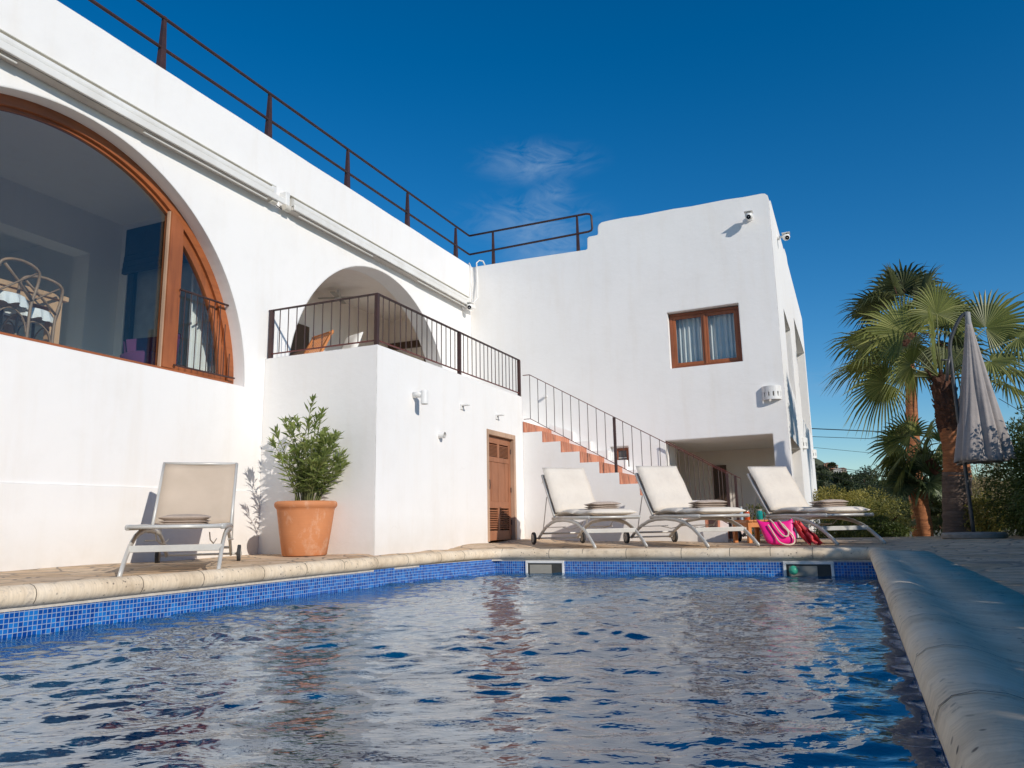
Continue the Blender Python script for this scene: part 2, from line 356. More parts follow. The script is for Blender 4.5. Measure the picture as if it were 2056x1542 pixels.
    def build(s, name, mat, parent=None, smooth=False, bevel=0, seg=2, recalc=True, sub=0):
        s.v = [tuple(cam_scaled(p)) for p in s.v]
        if parent is not None: o0 = ORG.get(parent.name, Vector((0,0,0)))
        else:
            xs = [p[0] for p in s.v]; ys = [p[1] for p in s.v]; zs = [p[2] for p in s.v]
            o0 = Vector(((min(xs)+max(xs))/2, (min(ys)+max(ys))/2, min(zs)))
        me = bpy.data.meshes.new(name)
        me.from_pydata([(p[0]-o0.x, p[1]-o0.y, p[2]-o0.z) for p in s.v], [], s.f)
        if recalc:
            bm = bmesh.new(); bm.from_mesh(me); bmesh.ops.recalc_face_normals(bm, faces=bm.faces); bm.to_mesh(me); bm.free()
        me.materials.append(mat)
        if smooth: me.shade_smooth()
        o = bpy.data.objects.new(name, me); COL.objects.link(o)
        if parent is not None: o.parent = parent
        else: o.location = o0
        ORG[o.name] = o0.copy()
        if bevel:
            b = o.modifiers.new('bevel', 'BEVEL'); b.width = bevel; b.segments = seg; b.limit_method = 'ANGLE'; b.angle_limit = R(40)
            b.harden_normals = False
        if sub:
            b = o.modifiers.new('sub', 'SUBSURF'); b.levels = sub; b.render_levels = sub
        return o
def tag(o, label, cat, group=None, kind=None):
    if label: o['label'] = label
    if cat: o['category'] = cat
    if group: o['group'] = group
    if kind: o['kind'] = kind
    return o
def thing(name, label, cat, loc=(0,0,0), group=None):
    o = bpy.data.objects.new(name, None); COL.objects.link(o); loc = cam_scaled(loc); o.location = loc
    o.empty_display_size = .1; ORG[o.name] = Vector(loc)
    return tag(o, label, cat, group)
def struct(name, mb, mat, **kw):
    o = mb.build(name, mat, **kw); o['kind'] = 'structure'; return o
def copy_tree(o, parent=None):
    c = o.copy(); COL.objects.link(c)
    if parent: c.parent = parent
    for ch in [q for q in bpy.data.objects if q.parent is o]: copy_tree(ch, c)
    return c
def arc(cy, cz, r, a0, a1, n, ry=None):
    return [(cy + r * math.cos(R(a0 + (a1-a0)*i/n)), cz + (ry or r) * math.sin(R(a0 + (a1-a0)*i/n))) for i in range(n + 1)]

# ------------------------------------------------------------------ camera
F = 1532.2; yaw, pit, rol = -.413789, .181521, -.0176795
fw = Vector((math.cos(pit)*math.sin(yaw), math.cos(pit)*math.cos(yaw), math.sin(pit)))
rt = Vector((math.cos(yaw), -math.sin(yaw), 0)); up = rt.cross(fw)
c_, s_ = math.cos(rol), math.sin(rol)
rt2 = rt*c_ + up*s_; up2 = -rt*s_ + up*c_
cam = bpy.data.cameras.new('camera'); cam.sensor_width = 36; cam.lens = 36 * F / 2056; cam.clip_end = 3000; cam.clip_start = .02
co = bpy.data.objects.new('camera', cam); COL.objects.link(co)
mt = Matrix((rt2, up2, -fw)).transposed().to_4x4(); mt.translation = Vector((0, 0, .315)); co.matrix_world = mt
sc.camera = co

# ------------------------------------------------------------------ light
SD = Vector((-1, .57, -.56)).normalized()
sl = bpy.data.lights.new('sun', 'SUN'); sl.energy = 3.55; sl.angle = R(.5); sl.color = (1, .925, .83)
so = bpy.data.objects.new('sun', sl); COL.objects.link(so); so.rotation_euler = SD.to_track_quat('-Z', 'Y').to_euler(); so.location = (10, -6, 8)
w = bpy.data.worlds.new('World'); sc.world = w; w.use_nodes = True; nt = w.node_tree
bg = nt.nodes['Background']
sky = N(nt, 'ShaderNodeTexSky', sky_type='NISHITA'); sky.sun_disc = False
sky.sun_elevation = R(25.9); sky.sun_rotation = math.atan2(1, -.57); sky.air_density = 1.0; sky.dust_density = .02; sky.ozone_density = 3.5
hs = N(nt, 'ShaderNodeHueSaturation'); hs.inputs['Saturation'].default_value = 1.38; nt.links.new(sky.outputs[0], hs.inputs['Color'])
# thin wisps of cloud
tc = N(nt, 'ShaderNodeTexCoord')
def dirpx(x, y):
    return (rt2 * ((x - 1028) / F) - up2 * ((y - 771) / F) + fw).normalized()
def wisp(cx, cy, rad, sx, sy, amt):
    d = dirpx(cx, cy)
    vm = N(nt, 'ShaderNodeVectorMath', operation='SUBTRACT'); nt.links.new(tc.outputs['Generated'], vm.inputs[0]); vm.inputs[1].default_value = d
    mp = N(nt, 'ShaderNodeMapping'); mp.inputs['Scale'].default_value = (sx, sx, sy); nt.links.new(vm.outputs[0], mp.inputs[0])
    nz = N(nt, 'ShaderNodeTexNoise'); nz.inputs['Scale'].default_value = 16; nz.inputs['Detail'].default_value = 10; nz.inputs['Roughness'].default_value = .62; nz.inputs['Distortion'].default_value = 1.1; nt.links.new(mp.outputs[0], nz.inputs['Vector'])
    ln = N(nt, 'ShaderNodeVectorMath', operation='LENGTH'); nt.links.new(mp.outputs[0], ln.inputs[0])
    mr = N(nt, 'ShaderNodeMapRange', interpolation_type='SMOOTHSTEP'); nt.links.new(ln.outputs['Value'], mr.inputs['Value']); setin(mr, **{'From Min': 0.0, 'From Max': rad, 'To Min': 1, 'To Max': 0})
    m2 = N(nt, 'ShaderNodeMapRange'); nt.links.new(nz.outputs['Fac'], m2.inputs['Value']); setin(m2, **{'From Min': .38, 'From Max': .75, 'To Min': 0, 'To Max': amt})
    mu = N(nt, 'ShaderNodeMath', operation='MULTIPLY', use_clamp=True); nt.links.new(mr.outputs[0], mu.inputs[0]); nt.links.new(m2.outputs[0], mu.inputs[1])
    return mu.outputs[0]
col = mixc(nt, 1.0, hs.outputs[0], (.75, .78, .79), 'MULTIPLY')
for args in ((1075, 325, .085, .8, 2.6, .62), (1110, 385, .04, 1, 2.2, .5), (1070, 440, .10, .8, 2.2, .62), (1100, 500, .08, .8, 2.6, .4), (1690, 760, .09, .7, 2.8, .35), (1120, 500, .1, 1, 2, .4)):
    col = mixc(nt, wisp(*args), col, (2.3, 3.3, 4.6))
nt.links.new(col, bg.inputs['Color']); bg.inputs['Strength'].default_value = .132
sc.cycles.max_bounces = 14; sc.cycles.diffuse_bounces = 8; sc.cycles.transparent_max_bounces = 24
sc.view_settings.view_transform = 'Standard'; sc.view_settings.look = 'None'; sc.view_settings.exposure = .1; sc.view_settings.gamma = 1

# ------------------------------------------------------------------ ground, deck, pool
def sm(a, b, x):
    t = max(0, min(1, (x - a) / (b - a))); return t * t * (3 - 2 * t)
DK = [(-4.66, 1, 0), (-4.66, 3, 0), (-4.66, 5, 0), (-4.62, 6, 0), (-4.60, 7, 0), (-4.5, 7.6, .0), (-4.35, 8.3, 0), (-4.1, 8.65, 0), (-3.6, 8.75, .0), (-2, 8.75, 0), (-1, 8.75, 0), (.1, 8.75, 0), (.5, 8, 0), (.5, 6, 0), (.5, 4, 0), (.5, 2, 0), (.5, 0, 0), (3, 5, 0), (3, 1, 0),
      (-6.4, 1, .026), (-6.4, 3, .026), (-6.4, 5, .026), (-6.4, 7.1, .028), (-5.4, 6.9, .024), (-5.6, 4.4, 0), (-5.9, 5.6, .01), (-4.78, 7.2, .052), (-4.78, 8.2, .06), (-4.78, 9.5, .07), (-4.78, 11.2, .088),
      (-4.1, 10.3, .032), (-2.5, 9.1, .018), (-3.0, 10.6, .03), (-1.9, 8.95, .008), (-1.3, 11.7, .022), (.1, 10.2, .008), (-1.3, 10.6, .014), (-.8, 9.9, .003), (-3, 11.25, .045), (-.8, 12.5, .03), (1.22, 10.33, .055), (1.2, 12.4, .05), (3, 12, .05), (0, 12.4, .04)]
def deckz(x, y):
    sw = sz = 0
    for (a, b, z) in DK:
        q = 1 / ((x - a) ** 2 + (y - b) ** 2 + .02) ** 1.6; sw += q; sz += q * z
    d = max(PX0 - .46 - x, y - (PY1 + .46), x - (PX1 + .46))
    return -.010 + (sz / sw + .004) * sm(-.02, .25, d)
PX0, PX1, PY1 = -4.2, .142, 8.25
g = MB()
def ring_sheet(mb, xs, ys, hole, zf):
    idx = {}
    for j, y in enumerate(ys):
        for i, x in enumerate(xs):
            idx[i, j] = len(mb.v); mb.v.append((x, y, zf(x, y)))
    for j in range(len(ys) - 1):
        for i in range(len(xs) - 1):
            cx, cy = (xs[i] + xs[i+1]) / 2, (ys[j] + ys[j+1]) / 2
            if hole(cx, cy): continue
            mb.f.append((idx[i,j], idx[i+1,j], idx[i+1,j+1], idx[i,j+1]))
def lin(a, b, st):
    n = max(1, round((b - a) / st)); return [a + (b - a) * i / n for i in range(n + 1)]
xs = lin(-8, PX0 - .35, .15) + lin(PX0 - .35, PX1 + .45, .4)[1:] + lin(PX1 + .45, 7, .3)[1:]
ys = [-6, -4.6] + lin(-4.6, PY1 + .35, .4)[1:] + lin(PY1 + .35, 12.45, .15)[1:]
ring_sheet(g, xs, ys, lambda x, y: PX0 - .35 < x < PX1 + .45 and -4.6 < y < PY1 + .35, deckz)
# porch floor and strip under the right wing
struct('stone_deck', g, PAVE, recalc=False, smooth=True)
g = MB(); ring_sheet(g, lin(-7, -.6, .8), lin(12.45, 21.9, .8), lambda x, y: False, lambda x, y: .03); struct('porch_floor', g, PAVE, recalc=False)
g = MB()
def groundz(x, y):
    d = max(0, y - 13, abs(x) - 9)
    return -.10 - .02 * min(d, 40) + (.05 * noise.noise(Vector((x * .3, y * .3, 0))) if d > 1 else 0) - (2.0 if (PX0 - .6 < x < PX1 + .6 and -5 < y < PY1 + .6) else 0)
gx = [-900, -500, -250, -120, -60, -35, -20, -12, -9, -6, -4.7, -4, 0, .6, 3, 6, 9, 14, 20, 35, 60, 120, 250, 500, 900]
gy = [-900, -300, -100, -30, -12, -5, -4, 8, 9, 12, 15, 17, 20, 24, 30, 38, 50, 70, 100, 150, 250, 500, 1000]
ring_sheet(g, gx, gy, lambda x, y: False, groundz)
struct('ground', g, EARTH, recalc=False, smooth=True)

# pool shell
g = MB()
LW = [(PX0, -4.2), (PX0, 5.5), (-4.14, 6.9), (-3.88, PY1)]
path_pool = LW + [(PX1, PY1), (PX1, -4.2)]
ZT, ZB = -.085, -1.5
for i in range(len(path_pool)):
    a, b = path_pool[i], path_pool[(i + 1) % len(path_pool)]
    g.add([(a[0], a[1], ZB), (b[0], b[1], ZB), (b[0], b[1], ZT), (a[0], a[1], ZT)], [(0, 1, 2, 3)])
g.add([(PX0 - .1, -4.2, ZB), (PX1, -4.2, ZB), (PX1, PY1, ZB), (PX0 - .1, PY1, ZB)], [(0, 1, 2, 3)])
pool = struct('pool_basin', g, MOS, recalc=False)
# water: a displaced sheet of ripples
random.seed(11)
waves = []
for i in range(110):
    lam = .07 * (10 ** (random.random() ** 1.6 * .92)); th = random.gauss(R(112), R(48))
    waves.append((2 * PI / lam * math.cos(th), 2 * PI / lam * math.sin(th), random.random() * 2 * PI, .0040 * lam ** .92 * random.uniform(.4, 1.4)))
def wz(x, y):
    wx = x + .12 * math.sin(1.7 * y + .6 * x); wy = y + .10 * math.sin(2.1 * x + 1.1)
    h = sum(a * math.sin(kx * wx + ky * wy + p) for kx, ky, p, a in waves)
    return -.238 + h * (.6 + .8 * noise.noise(Vector((x * .9, y * .9, 3.3))) ** 1 if True else 1)
g = MB(); ring_sheet(g, lin(PX0 + .002, PX1 - .002, .02), lin(.2, PY1 - .002, .02), lambda x, y: False, wz)
struct('pool_water', g, WATER, recalc=False, smooth=True)

# coping stones: bull-nosed cast stone swept along the pool edge, one structure with mortar joints
prof = [(.035, -.085), (.0, -.084), (-.03, -.072), (-.048, -.047), (-.052, -.018), (-.043, .008), (-.022, .026), (.015, .034), (.055, .032), (.095, .020), (.13, .007), (.17, .000), (.23, -.003), (.46, -.004), (.46, -.06)]
def sweep(mb, path, W=None):
    """path: list of (x,y); outward = away from the pool, to the left of the travel direction"""
    pts = [Vector((p[0], p[1], 0)) for p in path]; nn = len(prof); o = len(mb.v)
    for i, p in enumerate(pts):
        t1 = (p - pts[i-1]).normalized() if i else (pts[1] - p).normalized()
        t2 = (pts[i+1] - p).normalized() if i < len(pts) - 1 else t1
        n1 = Vector((-t1.y, t1.x, 0)); n2 = Vector((-t2.y, t2.x, 0)); nb = (n1 + n2).normalized(); nb /= max(.35, nb.dot(n1))
        for (u, z) in prof:
            wv = .003 * noise.noise(Vector((p.x * 1.3, p.y * 1.3, u * 3)))
            q = p + nb * (u + (wv if u < .2 else 0)); mb.v.append((q.x, q.y, z + wv * .8))
    for i in range(len(pts) - 1):
        for k in range(nn - 1):
            mb.f.append((o + i*nn + k, o + (i+1)*nn + k, o + (i+1)*nn + k + 1, o + i*nn + k + 1))
def dens(path, st=.1):
    out = []
    for a, b in zip(path[:-1], path[1:]):
        n = max(1, round(math.dist(a, b) / st))
        out += [(a[0] + (b[0]-a[0]) * i / n, a[1] + (b[1]-a[1]) * i / n) for i in range(n)]
    return out + [path[-1]]
# travel so that "left" is outside: up the left side, along the far end to the right is inside-out, so reverse
cpath = [(PX1, -3), (PX1, PY1 - .06), (PX1 - .02, PY1 - .02), (PX1 - .06, PY1), (-3.78, PY1), (-3.9, PY1 - .06), (-4.02, PY1 - .32), (-4.12, 7.2), (-4.17, 6.4), (PX0, 5.4), (PX0, -3)]
cp = dens(cpath)
# outside is to the right when walking up the right edge, so flip the path
cp = cp[::-1]
g = MB(); sweep(g, cp); struct('pool_coping', g, COPE, recalc=True, smooth=True)
# joints
g = MB(); acc = 0; last = cp[0]; step = .48
for i in range(1, len(cp) - 1):
    acc += math.dist(cp[i-1], cp[i])
    if acc >= step:
        acc = 0; step = random.uniform(.34, .62); p = Vector((*cp[i], 0)); t = (Vector((*cp[i+1], 0)) - Vector((*cp[i-1], 0))).normalized(); n = Vector((-t.y, t.x, 0)); o = len(g.v)
        for sgn in (-1, 1):
            for (u, z) in prof[1:-1]:
                q = p + n * (u + (-.0012 if u < .05 else 0)) + t * sgn * .0028; g.v.append((q.x, q.y, z + .0025 * (u > -.02) + .001))
        m = len(prof) - 2
        for k in range(m - 1): g.f.append((o + k, o + k + 1, o + m + k + 1, o + m + k))
struct('coping_joints', g, JOINT, recalc=False)
g = MB()
for a, b in zip(cp[:-1], cp[1:]):  # pale mortar bead between tile band and coping
    t = (Vector((*b, 0)) - Vector((*a, 0))).normalized(); n = Vector((-t.y, t.x, 0)) * -.006
    g.add([(a[0]+n.x, a[1]+n.y, -.10), (b[0]+n.x, b[1]+n.y, -.10), (b[0]+n.x, b[1]+n.y, -.078), (a[0]+n.x, a[1]+n.y, -.078)], [(0,1,2,3)])
struct('tile_band_mortar', g, M('pale_mortar', (.62, .57, .50), .9, (.45, .41, .36), ns=25), recalc=False)

def skimmer(x0, x1, label):
    t = thing('pool_skimmer', label, 'skimmer', ((x0+x1)/2, PY1, -.26), 'white skimmer mouths in the far pool wall')
    w = .028; y0, y1 = PY1 - .016, PY1 - .004; zt, zb = -.098, -.33
    m = MB(); m.box(x0, y0, zt - w, x1, y1, zt); m.box(x0, y0, zb, x0 + w, y1, zt - w); m.box(x1 - w, y0, zb, x1, y1, zt - w); m.box(x0 + w, y0, zb, x1 - w, y1, zb + w)
    m.build('frame', PVC, t, bevel=.004)
    m = MB(); m.box(x0 + w + .002, y1 - .002, zb + w, x1 - w - .002, y1 - .0005, zt - w - .002); m.build('throat_shade', M('skimmer_hollow_shade', (.05, .05, .045), .7), t)  # flat dark sheet paints the shade inside the skimmer mouth
    m = MB(); m.obox(((x0 + x1)/2 - .05, PY1 - .010, -.19), ((x1-x0) * .28, 0, 0), (0, .003, .002), (0, .0, .045)); m.build('flap', M('skimmer_flap', (.35, .33, .28), .6), t)
    return t
skimmer(-3.49, -3.02, 'white framed skimmer mouth in the pool wall near the left corner')
skimmer(-.70, -.23, 'white framed skimmer mouth at the right with a green ball floating in it')
m = MB(); m.lathe([(.002, -.045), (.02, -.04), (.036, -.025), (.044, 0), (.036, .026), (.02, .04), (.002, .045)], (-.60, PY1 - .075, -.18), 24)
tag(m.build('float_ball', GREENB, smooth=True), 'small green plastic ball floating in the right skimmer mouth', 'ball')

# ------------------------------------------------------------------ the villa
camera_scale(True)
WX, BX, BY, SY, FY, CX = -7.80, -5.824, 8.66, 13.75, 15.449, -1.025
villa = thing('villa', 'white stuccoed two storey villa with arched openings and outdoor steps', 'house', (-6, 15, 0))
def wob_line(a, b, st=.35, amp=.006, seed=0):
    n = max(1, int(math.dist(a, b) / st)); out = []
    for i in range(n):
        t = i / n; q = amp * noise.noise(Vector((a[0] + (b[0]-a[0])*t + seed, a[1] + (b[1]-a[1])*t, seed)))* (0 if i == 0 else 1)
        out.append((a[0] + (b[0]-a[0])*t + q * .3, a[1] + (b[1]-a[1])*t + q * 2))
    return out
# left wing wall with the two arches
A1 = dict(c=(5.48, 2.31), r=2.78); A2 = dict(c=(11.75, 2.47), r=2.60)
outer = [(-5, -.4), (15.6, -.4)] + wob_line((15.6, 6.34), (-5, 6.22))
outer.append((-5, 6.22))
h1 = [(A1['c'][0] + A1['r'], 2.31)] + arc(*A1['c'], A1['r'], 0, 180, 64)[1:]
h2 = arc(*A2['c'], A2['r'], 0, 180, 64)
wall = MB().slab(outer, [h1, h2], 'x', WX, WX - .36)
wall.build('left_wing_wall', WALL, villa)
m = MB(); m.slab([(-5, -.3), (BY - .001, -.3), (BY - .001, .84), (4.9, .815), (-5, .80)], [], 'x', WX - .01, WX + .022); m.build('wall_plinth', WALL, villa)
# terrace block: store room with its door
m = MB(); m.slab([(WX, BY), (BX, BY), (BX, SY), (BX - .25, SY), (BX - .25, BY + .25), (WX, BY + .25)], [], 'z', -.3, 2.79)
blk = m.build('terrace_block_wall', WALL, villa)
m = MB(); m.box(BX - .5, 12.14, -.5, BX + .2, 13.33, 1.945); cut = m.build('door_cut', WALL, villa)
md = blk.modifiers.new('cut', 'BOOLEAN'); md.object = cut; md.solver = 'EXACT'
bpy.context.view_layer.update()
me2 = bpy.data.meshes.new_from_object(blk.evaluated_get(bpy.context.evaluated_depsgraph_get())); blk.modifiers.clear(); blk.data = me2
bpy.data.objects.remove(cut, do_unlink=True)
m = MB(); m.box(WX, SY - .2, 1.9, BX - .252, SY - .002, 2.74); m.build('landing_edge', WALL, villa)
m = MB(); m.box(WX - .36, BY + .25, 2.45, BX - .25, SY - .2, 2.60); m.build('terrace_floor', TAN, villa)
m = MB(); m.box(BX - .26, 12.0, -.3, BX - .60, 13.5, 2.3); m.build('store_room_lining', DARKW, villa)
# store door
door = MB(); y0, y1, z0, z1 = 12.20, 13.27, .035, 1.885; xd = BX - .065
dr = MB(); fw_ = .09
for (a, b) in ((y0, y0 + fw_), (y1 - fw_, y1)): dr.box(xd - .04, a, z0, xd, b, z1)
for (a, b) in ((z0, z0 + .17), (z1 - .12, z1), (.60, .72), (1.43, 1.52)): dr.box(xd - .04, y0 + fw_, a, xd, y1 - fw_, b)
ym = (y0 + y1) / 2
for (a, b) in ((z0 + .17, .60), (1.52, z1 - .12)): dr.box(xd - .04, ym - .04, a, xd, ym + .04, b)
np_ = 6
for i in range(np_):
    a = y0 + fw_ + (y1 - y0 - 2 * fw_) * i / np_; b = y0 + fw_ + (y1 - y0 - 2 * fw_) * (i + 1) / np_
    dr.box(xd - .032, a + .003, .72, xd - .014 + .004 * (i % 2), b - .003, 1.43)
d_o = dr.build('store_door', DOORW, villa, bevel=.004)
for (a, b) in ((z0 + .19, .58), (1.535, z1 - .135)):
    lv = MB(); n = 9
    for i in range(n):
        z = a + (b - a) * (i + .5) / n
        for (p, q) in ((y0 + fw_, ym - .04), (ym + .04, y1 - fw_)): lv.obox((xd - .02, (p + q) / 2, z), (.019, 0, -.012), (0, (q - p) / 2 - .001, 0), (.002, 0, .003))
    lv.build('louvre', DOORW, d_o)

m = MB(); m.tube([(xd + .01, y0 + .045, 1.10), (xd + .05, y0 + .05, 1.09), (xd + .055, y0 + .05, 1.0), (xd + .05, y0 + .045, .93), (xd + .01, y0 + .04, .92)], .009, 8); m.box(xd, y0 + .02, .89, xd + .006, y0 + .07, 1.28)
m.build('handle', IRON, d_o, smooth=False)
for zh in (1.62, .9, .3): m = MB(); m.tube([(xd + .006, y1 - .012, zh), (xd + .006, y1 - .012, zh + .09)], .011, 8); m.build('hinge', IRON, d_o)
m = MB(); xf = BX + .008
m.box(BX - .11, 12.105, .02, xf, 12.19, 1.985); m.box(BX - .11, 13.28, .02, xf, 13.365, 1.985); m.box(BX - .11, 12.19, 1.895, xf, 13.28, 1.985)
m.build('door_frame', DOORG, villa, bevel=.005)
# stairs
st = MB(); run, rise = .3772, .2156; X0, Z0 = -5.42, 2.08; NS = 10
pts = [(BX, -.3), (BX, Z0)]
for i in range(NS):
    pts += [(X0 + run * i, Z0 - rise * i), (X0 + run * i, Z0 - rise * (i + 1))]
pts[-1] = (pts[-1][0], -.3)
st.slab(pts, [], 'y', SY + .0, FY - .001)
for k in range(3): st.box(BX - run * (k + 1), SY + .01, .5, BX - run * k, FY - .001, Z0 + rise * (k + 1))
stairs = st.build('stairs', WALL, villa)
for i in range(-1, NS):
    m = MB(); x = X0 + run * i
    zt = Z0 - rise * i; zb = max(zt - rise, 0)
    m.box(x - .002 + (-.02 if i < 0 else 0), SY + .004, zb + .004, x + .012 + (-.02 if i < 0 else 0), FY - .16, zt + .004)
    m.build('riser', RISER, stairs, bevel=.003)
m = MB(); pk = [(BX, Z0 + rise)]
sk = [(BX - .02, Z0 + rise * 1.55)]
for i in range(NS): sk += [(X0 + run * i + .10, Z0 - rise * i + .14), (X0 + run * i + .10, Z0 - rise * (i + 1) + .14)]
sk += [(X0 + run * (NS - 1) + .1, -.2), (BX - .02, -.2)]
m.slab(sk, [], 'y', FY - .155, FY - .002); m.build('stair_skirting', WALL, villa)
# right wing: front wall
top = [(-7.8, 6.31), (-6.4, 6.30), (-4.93, 6.275), (-4.90, 6.30), (-4.895, 6.53), (-4.86, 6.565), (-4.66, 6.572), (-4.645, 6.60), (-4.64, 6.75), (-4.615, 6.81), (-4.55, 6.85), (-4.4, 6.86)]
for i in range(1, 9): top.append((-4.4 + 3.25 * i / 9, 6.86 - .01 * i / 9 + .008 * math.sin(i * 2.1)))
top += [(-1.16, 6.85), (-1.09, 6.835), (-1.045, 6.79), (CX, 6.70)]
outer = [(-7.8, -.3), (-3.40, -.3), (-3.40, 1.93), (-1.31, 1.945), (-1.31, -.3), (CX, -.3)] + top[::-1]
hw = [(-3.21, 3.41), (-1.765, 3.42), (-1.77, 4.625), (-3.215, 4.605)]
hs_ = [(-4.56, 1.44), (-4.17, 1.44), (-4.17, 1.87), (-4.56, 1.87)]
m = MB().slab(outer, [hw, hs_], 'y', FY, FY + .34); m.build('right_wing_front_wall', WALL, villa)
# right wing: side wall
Y2 = FY + .341
ox = [(Y2, -.4), (15.95, -.4), (15.95, 1.93), (19.15, 1.93), (19.15, -.4), (26.3, -.4), (26.3, 6.83), (24, 6.86), (20.4, 6.9), (20.2, 7.02), (19.5, 7.0), (19.42, 6.85), (17, 6.84), (Y2 + .1, 6.85), (Y2, 6.70)]
w1 = [(17.15, 3.25), (19.0, 3.0), (19.0, 4.78), (17.15, 4.84)]
w2 = [(21.1, 2.9), (25.7, 2.9), (25.7, 5.55), (21.1, 5.60)]
m = MB().slab(ox, [w1, w2], 'x', CX, CX - .284); m.build('right_wing_side_wall', WALL, villa)
m = MB(); m.box(-7.8, 26.0, -.4, CX - .284, 26.3, 6.8); m.box(-3.9, FY + .34, 2.3, -3.7, 26, 6.1); m.box(-3.72, FY + .34, -.4, -3.42, 16.6, 1.98); m.box(-7.4, 16.4, -.4, -3.72, 16.6, 1.98); m.build('rear_wall', WALLIN, villa)
m = MB(); m.box(-7.8, 18.9, -.4, CX - .284, 19.14, 1.97); m.build('porch_back_wall', TAN, villa)
m = MB(); m.box(-7.8, FY + .34, 1.97, CX - .284, 26.0, 2.3); m.build('porch_ceiling', WALLIN, villa)
m = MB(); m.box(-7.8, FY + .34, 5.9, CX - .284, 26.0, 6.1); m.box(-7.8, 20, 2.3, CX - .284, 20.2, 5.9); m.build('upper_ceiling', WALLIN, villa)
m = MB(); m.box(-3.05, 18.86, -.03, -2.72, 18.899, 1.62); m.build('porch_door', DARKW, villa)
# left wing interior
EY = 9.02; BXR = -11.5
m = MB(); m.box(-15.5, -5.2, 2.2, WX - .36, EY, 2.36); m.build('dining_room_floor', M('beige_floor', (.68, .62, .55), .5), villa)
m = MB(); m.box(-15.5, -5.2, 5.68, WX - .36, 15.6, 5.92); m.build('wing_ceiling', WALLIN, villa)
m = MB(); m.box(BXR - .4, -5, 4.97, BXR, EY, 5.68); m.box(BXR - .4, 8.43, 2.36, BXR, EY, 4.97)
m.box(-15.5, EY, 2.36, -11.3, EY + .16, 5.68); m.box(-11.3, EY, 4.95, WX - .36, EY + .16, 5.68); m.box(-9.6, EY, 2.36, WX - .36, EY + .16, 4.95)
m.box(-15.7, -5.2, 2.2, -15.5, 15.6, 5.92); m.box(-15.5, -5.3, 2.2, -13.5, -5.1, 5.92); m.box(-9.5, -5.3, 2.2, WX - .36, -5.1, 5.92); m.box(-13.5, -5.3, 5.0, -9.5, -5.1, 5.92)  # gap in the unseen end wall is invented to let sun brighten the room
m.build('dining_room_wall', WALLIN, villa)
m = MB(); m.box(-11.3, EY + .10, 2.36, -9.6, EY + .14, 4.95); m.build('inner_window_pane', M('inner_pane_grey', (.36, .39, .41), .3), villa)
m = MB(); m.box(-11.3, EY + .02, 2.36, -11.16, EY + .1, 4.95); m.box(-9.74, EY + .02, 2.36, -9.6, EY + .1, 4.95); m.box(-11.16, EY + .02, 4.87, -9.74, EY + .1, 4.95); m.build('inner_window_frame', NAVY, villa)
bl = MB()
for k in range(4): bl.box(-11.33, EY - .06 - .012 * k, 5.05 - .11 * k, -9.5, EY - .02, 5.55 if k == 0 else 5.16 - .11 * k)
tag(bl.build('roman_blind', NAVY, bevel=.01), 'dark navy folded roman blind at the far end of the dining room', 'blind')
# porch behind the second arch
m = MB(); m.box(-10.0, EY + .16, 2.3, -9.8, 15.6, 5.35); m.box(-9.8, 15.05, 2.3, WX - .36, 15.3, 5.35)
m.build('upper_porch_wall', TAN, villa)
m = MB(); m.box(-9.8, EY + .16, 5.15, WX - .36, 15.05, 5.35); m.build('upper_porch_ceiling', TAN, villa)
m = MB(); m.box(-9.78, 14.99, 4.42, -8.66, 15.04, 4.58); m.box(-8.80, 14.99, 2.6, -8.66, 15.04, 4.42); m.build('porch_doorway_beam', DARKW, villa)
m = MB(); m.box(-9.79, 11.15, 2.6, -9.74, 12.05, 4.30); m.build('porch_shutter', DARKW, villa)
m = MB(); m.box(-14.5, 15.45, 5.9, -3.9, 26, 6.0); m.box(-14.5, -5, 5.92, WX - .36, 15.5, 6.0); m.build('roof_slab', WALLIN, villa)

# big arched window: frame, mullion, panes, door leaf
xw0, xw1 = -8.0, -8.10
def ring(r0, r1, c, zb, n=64, a0=0, a1=180):
    o_ = arc(*c, r0, a0, a1, n); i_ = arc(*c, r1, a0, a1, n)
    return o_ + i_[::-1]
c1 = A1['c']; r1 = A1['r']
aw = MB(); aw.slab(ring(r1 + .01, r1 - .115, c1, 0), [], 'x', xw0, xw1)
aw.slab(ring(r1 - .10, r1 - .155, c1, 0), [], 'x', xw0 - .045, xw1 - .005)
arched = aw.build('arched_window_frame', WOODY, villa, bevel=.006)
m = MB(); m.box(xw0 + .02, c1[0] - r1 + .12, 2.29, xw1, c1[0] + r1 - .12, 2.385); m.build('sill_rail', WOODY, arched, bevel=.006)
ymul = 7.075
def ztop(y, r): return c1[1] + math.sqrt(max(0, r * r - (y - c1[0]) ** 2))
m = MB(); m.slab([(ymul - .10, 2.385), (ymul + .10, 2.385), (ymul + .10, ztop(ymul + .10, r1 - .12)), (ymul - .10, ztop(ymul - .10, r1 - .12))], [], 'x', xw0 + .035, xw1)
m.build('mullion', WOODZ, arched, bevel=.008)
m = MB(); m.box(xw0 + .012, ymul - .124, 2.385, xw0 - .03, ymul - .102, ztop(ymul - .12, r1 - .14)); m.build('sealing_strip', DOORG, arched)
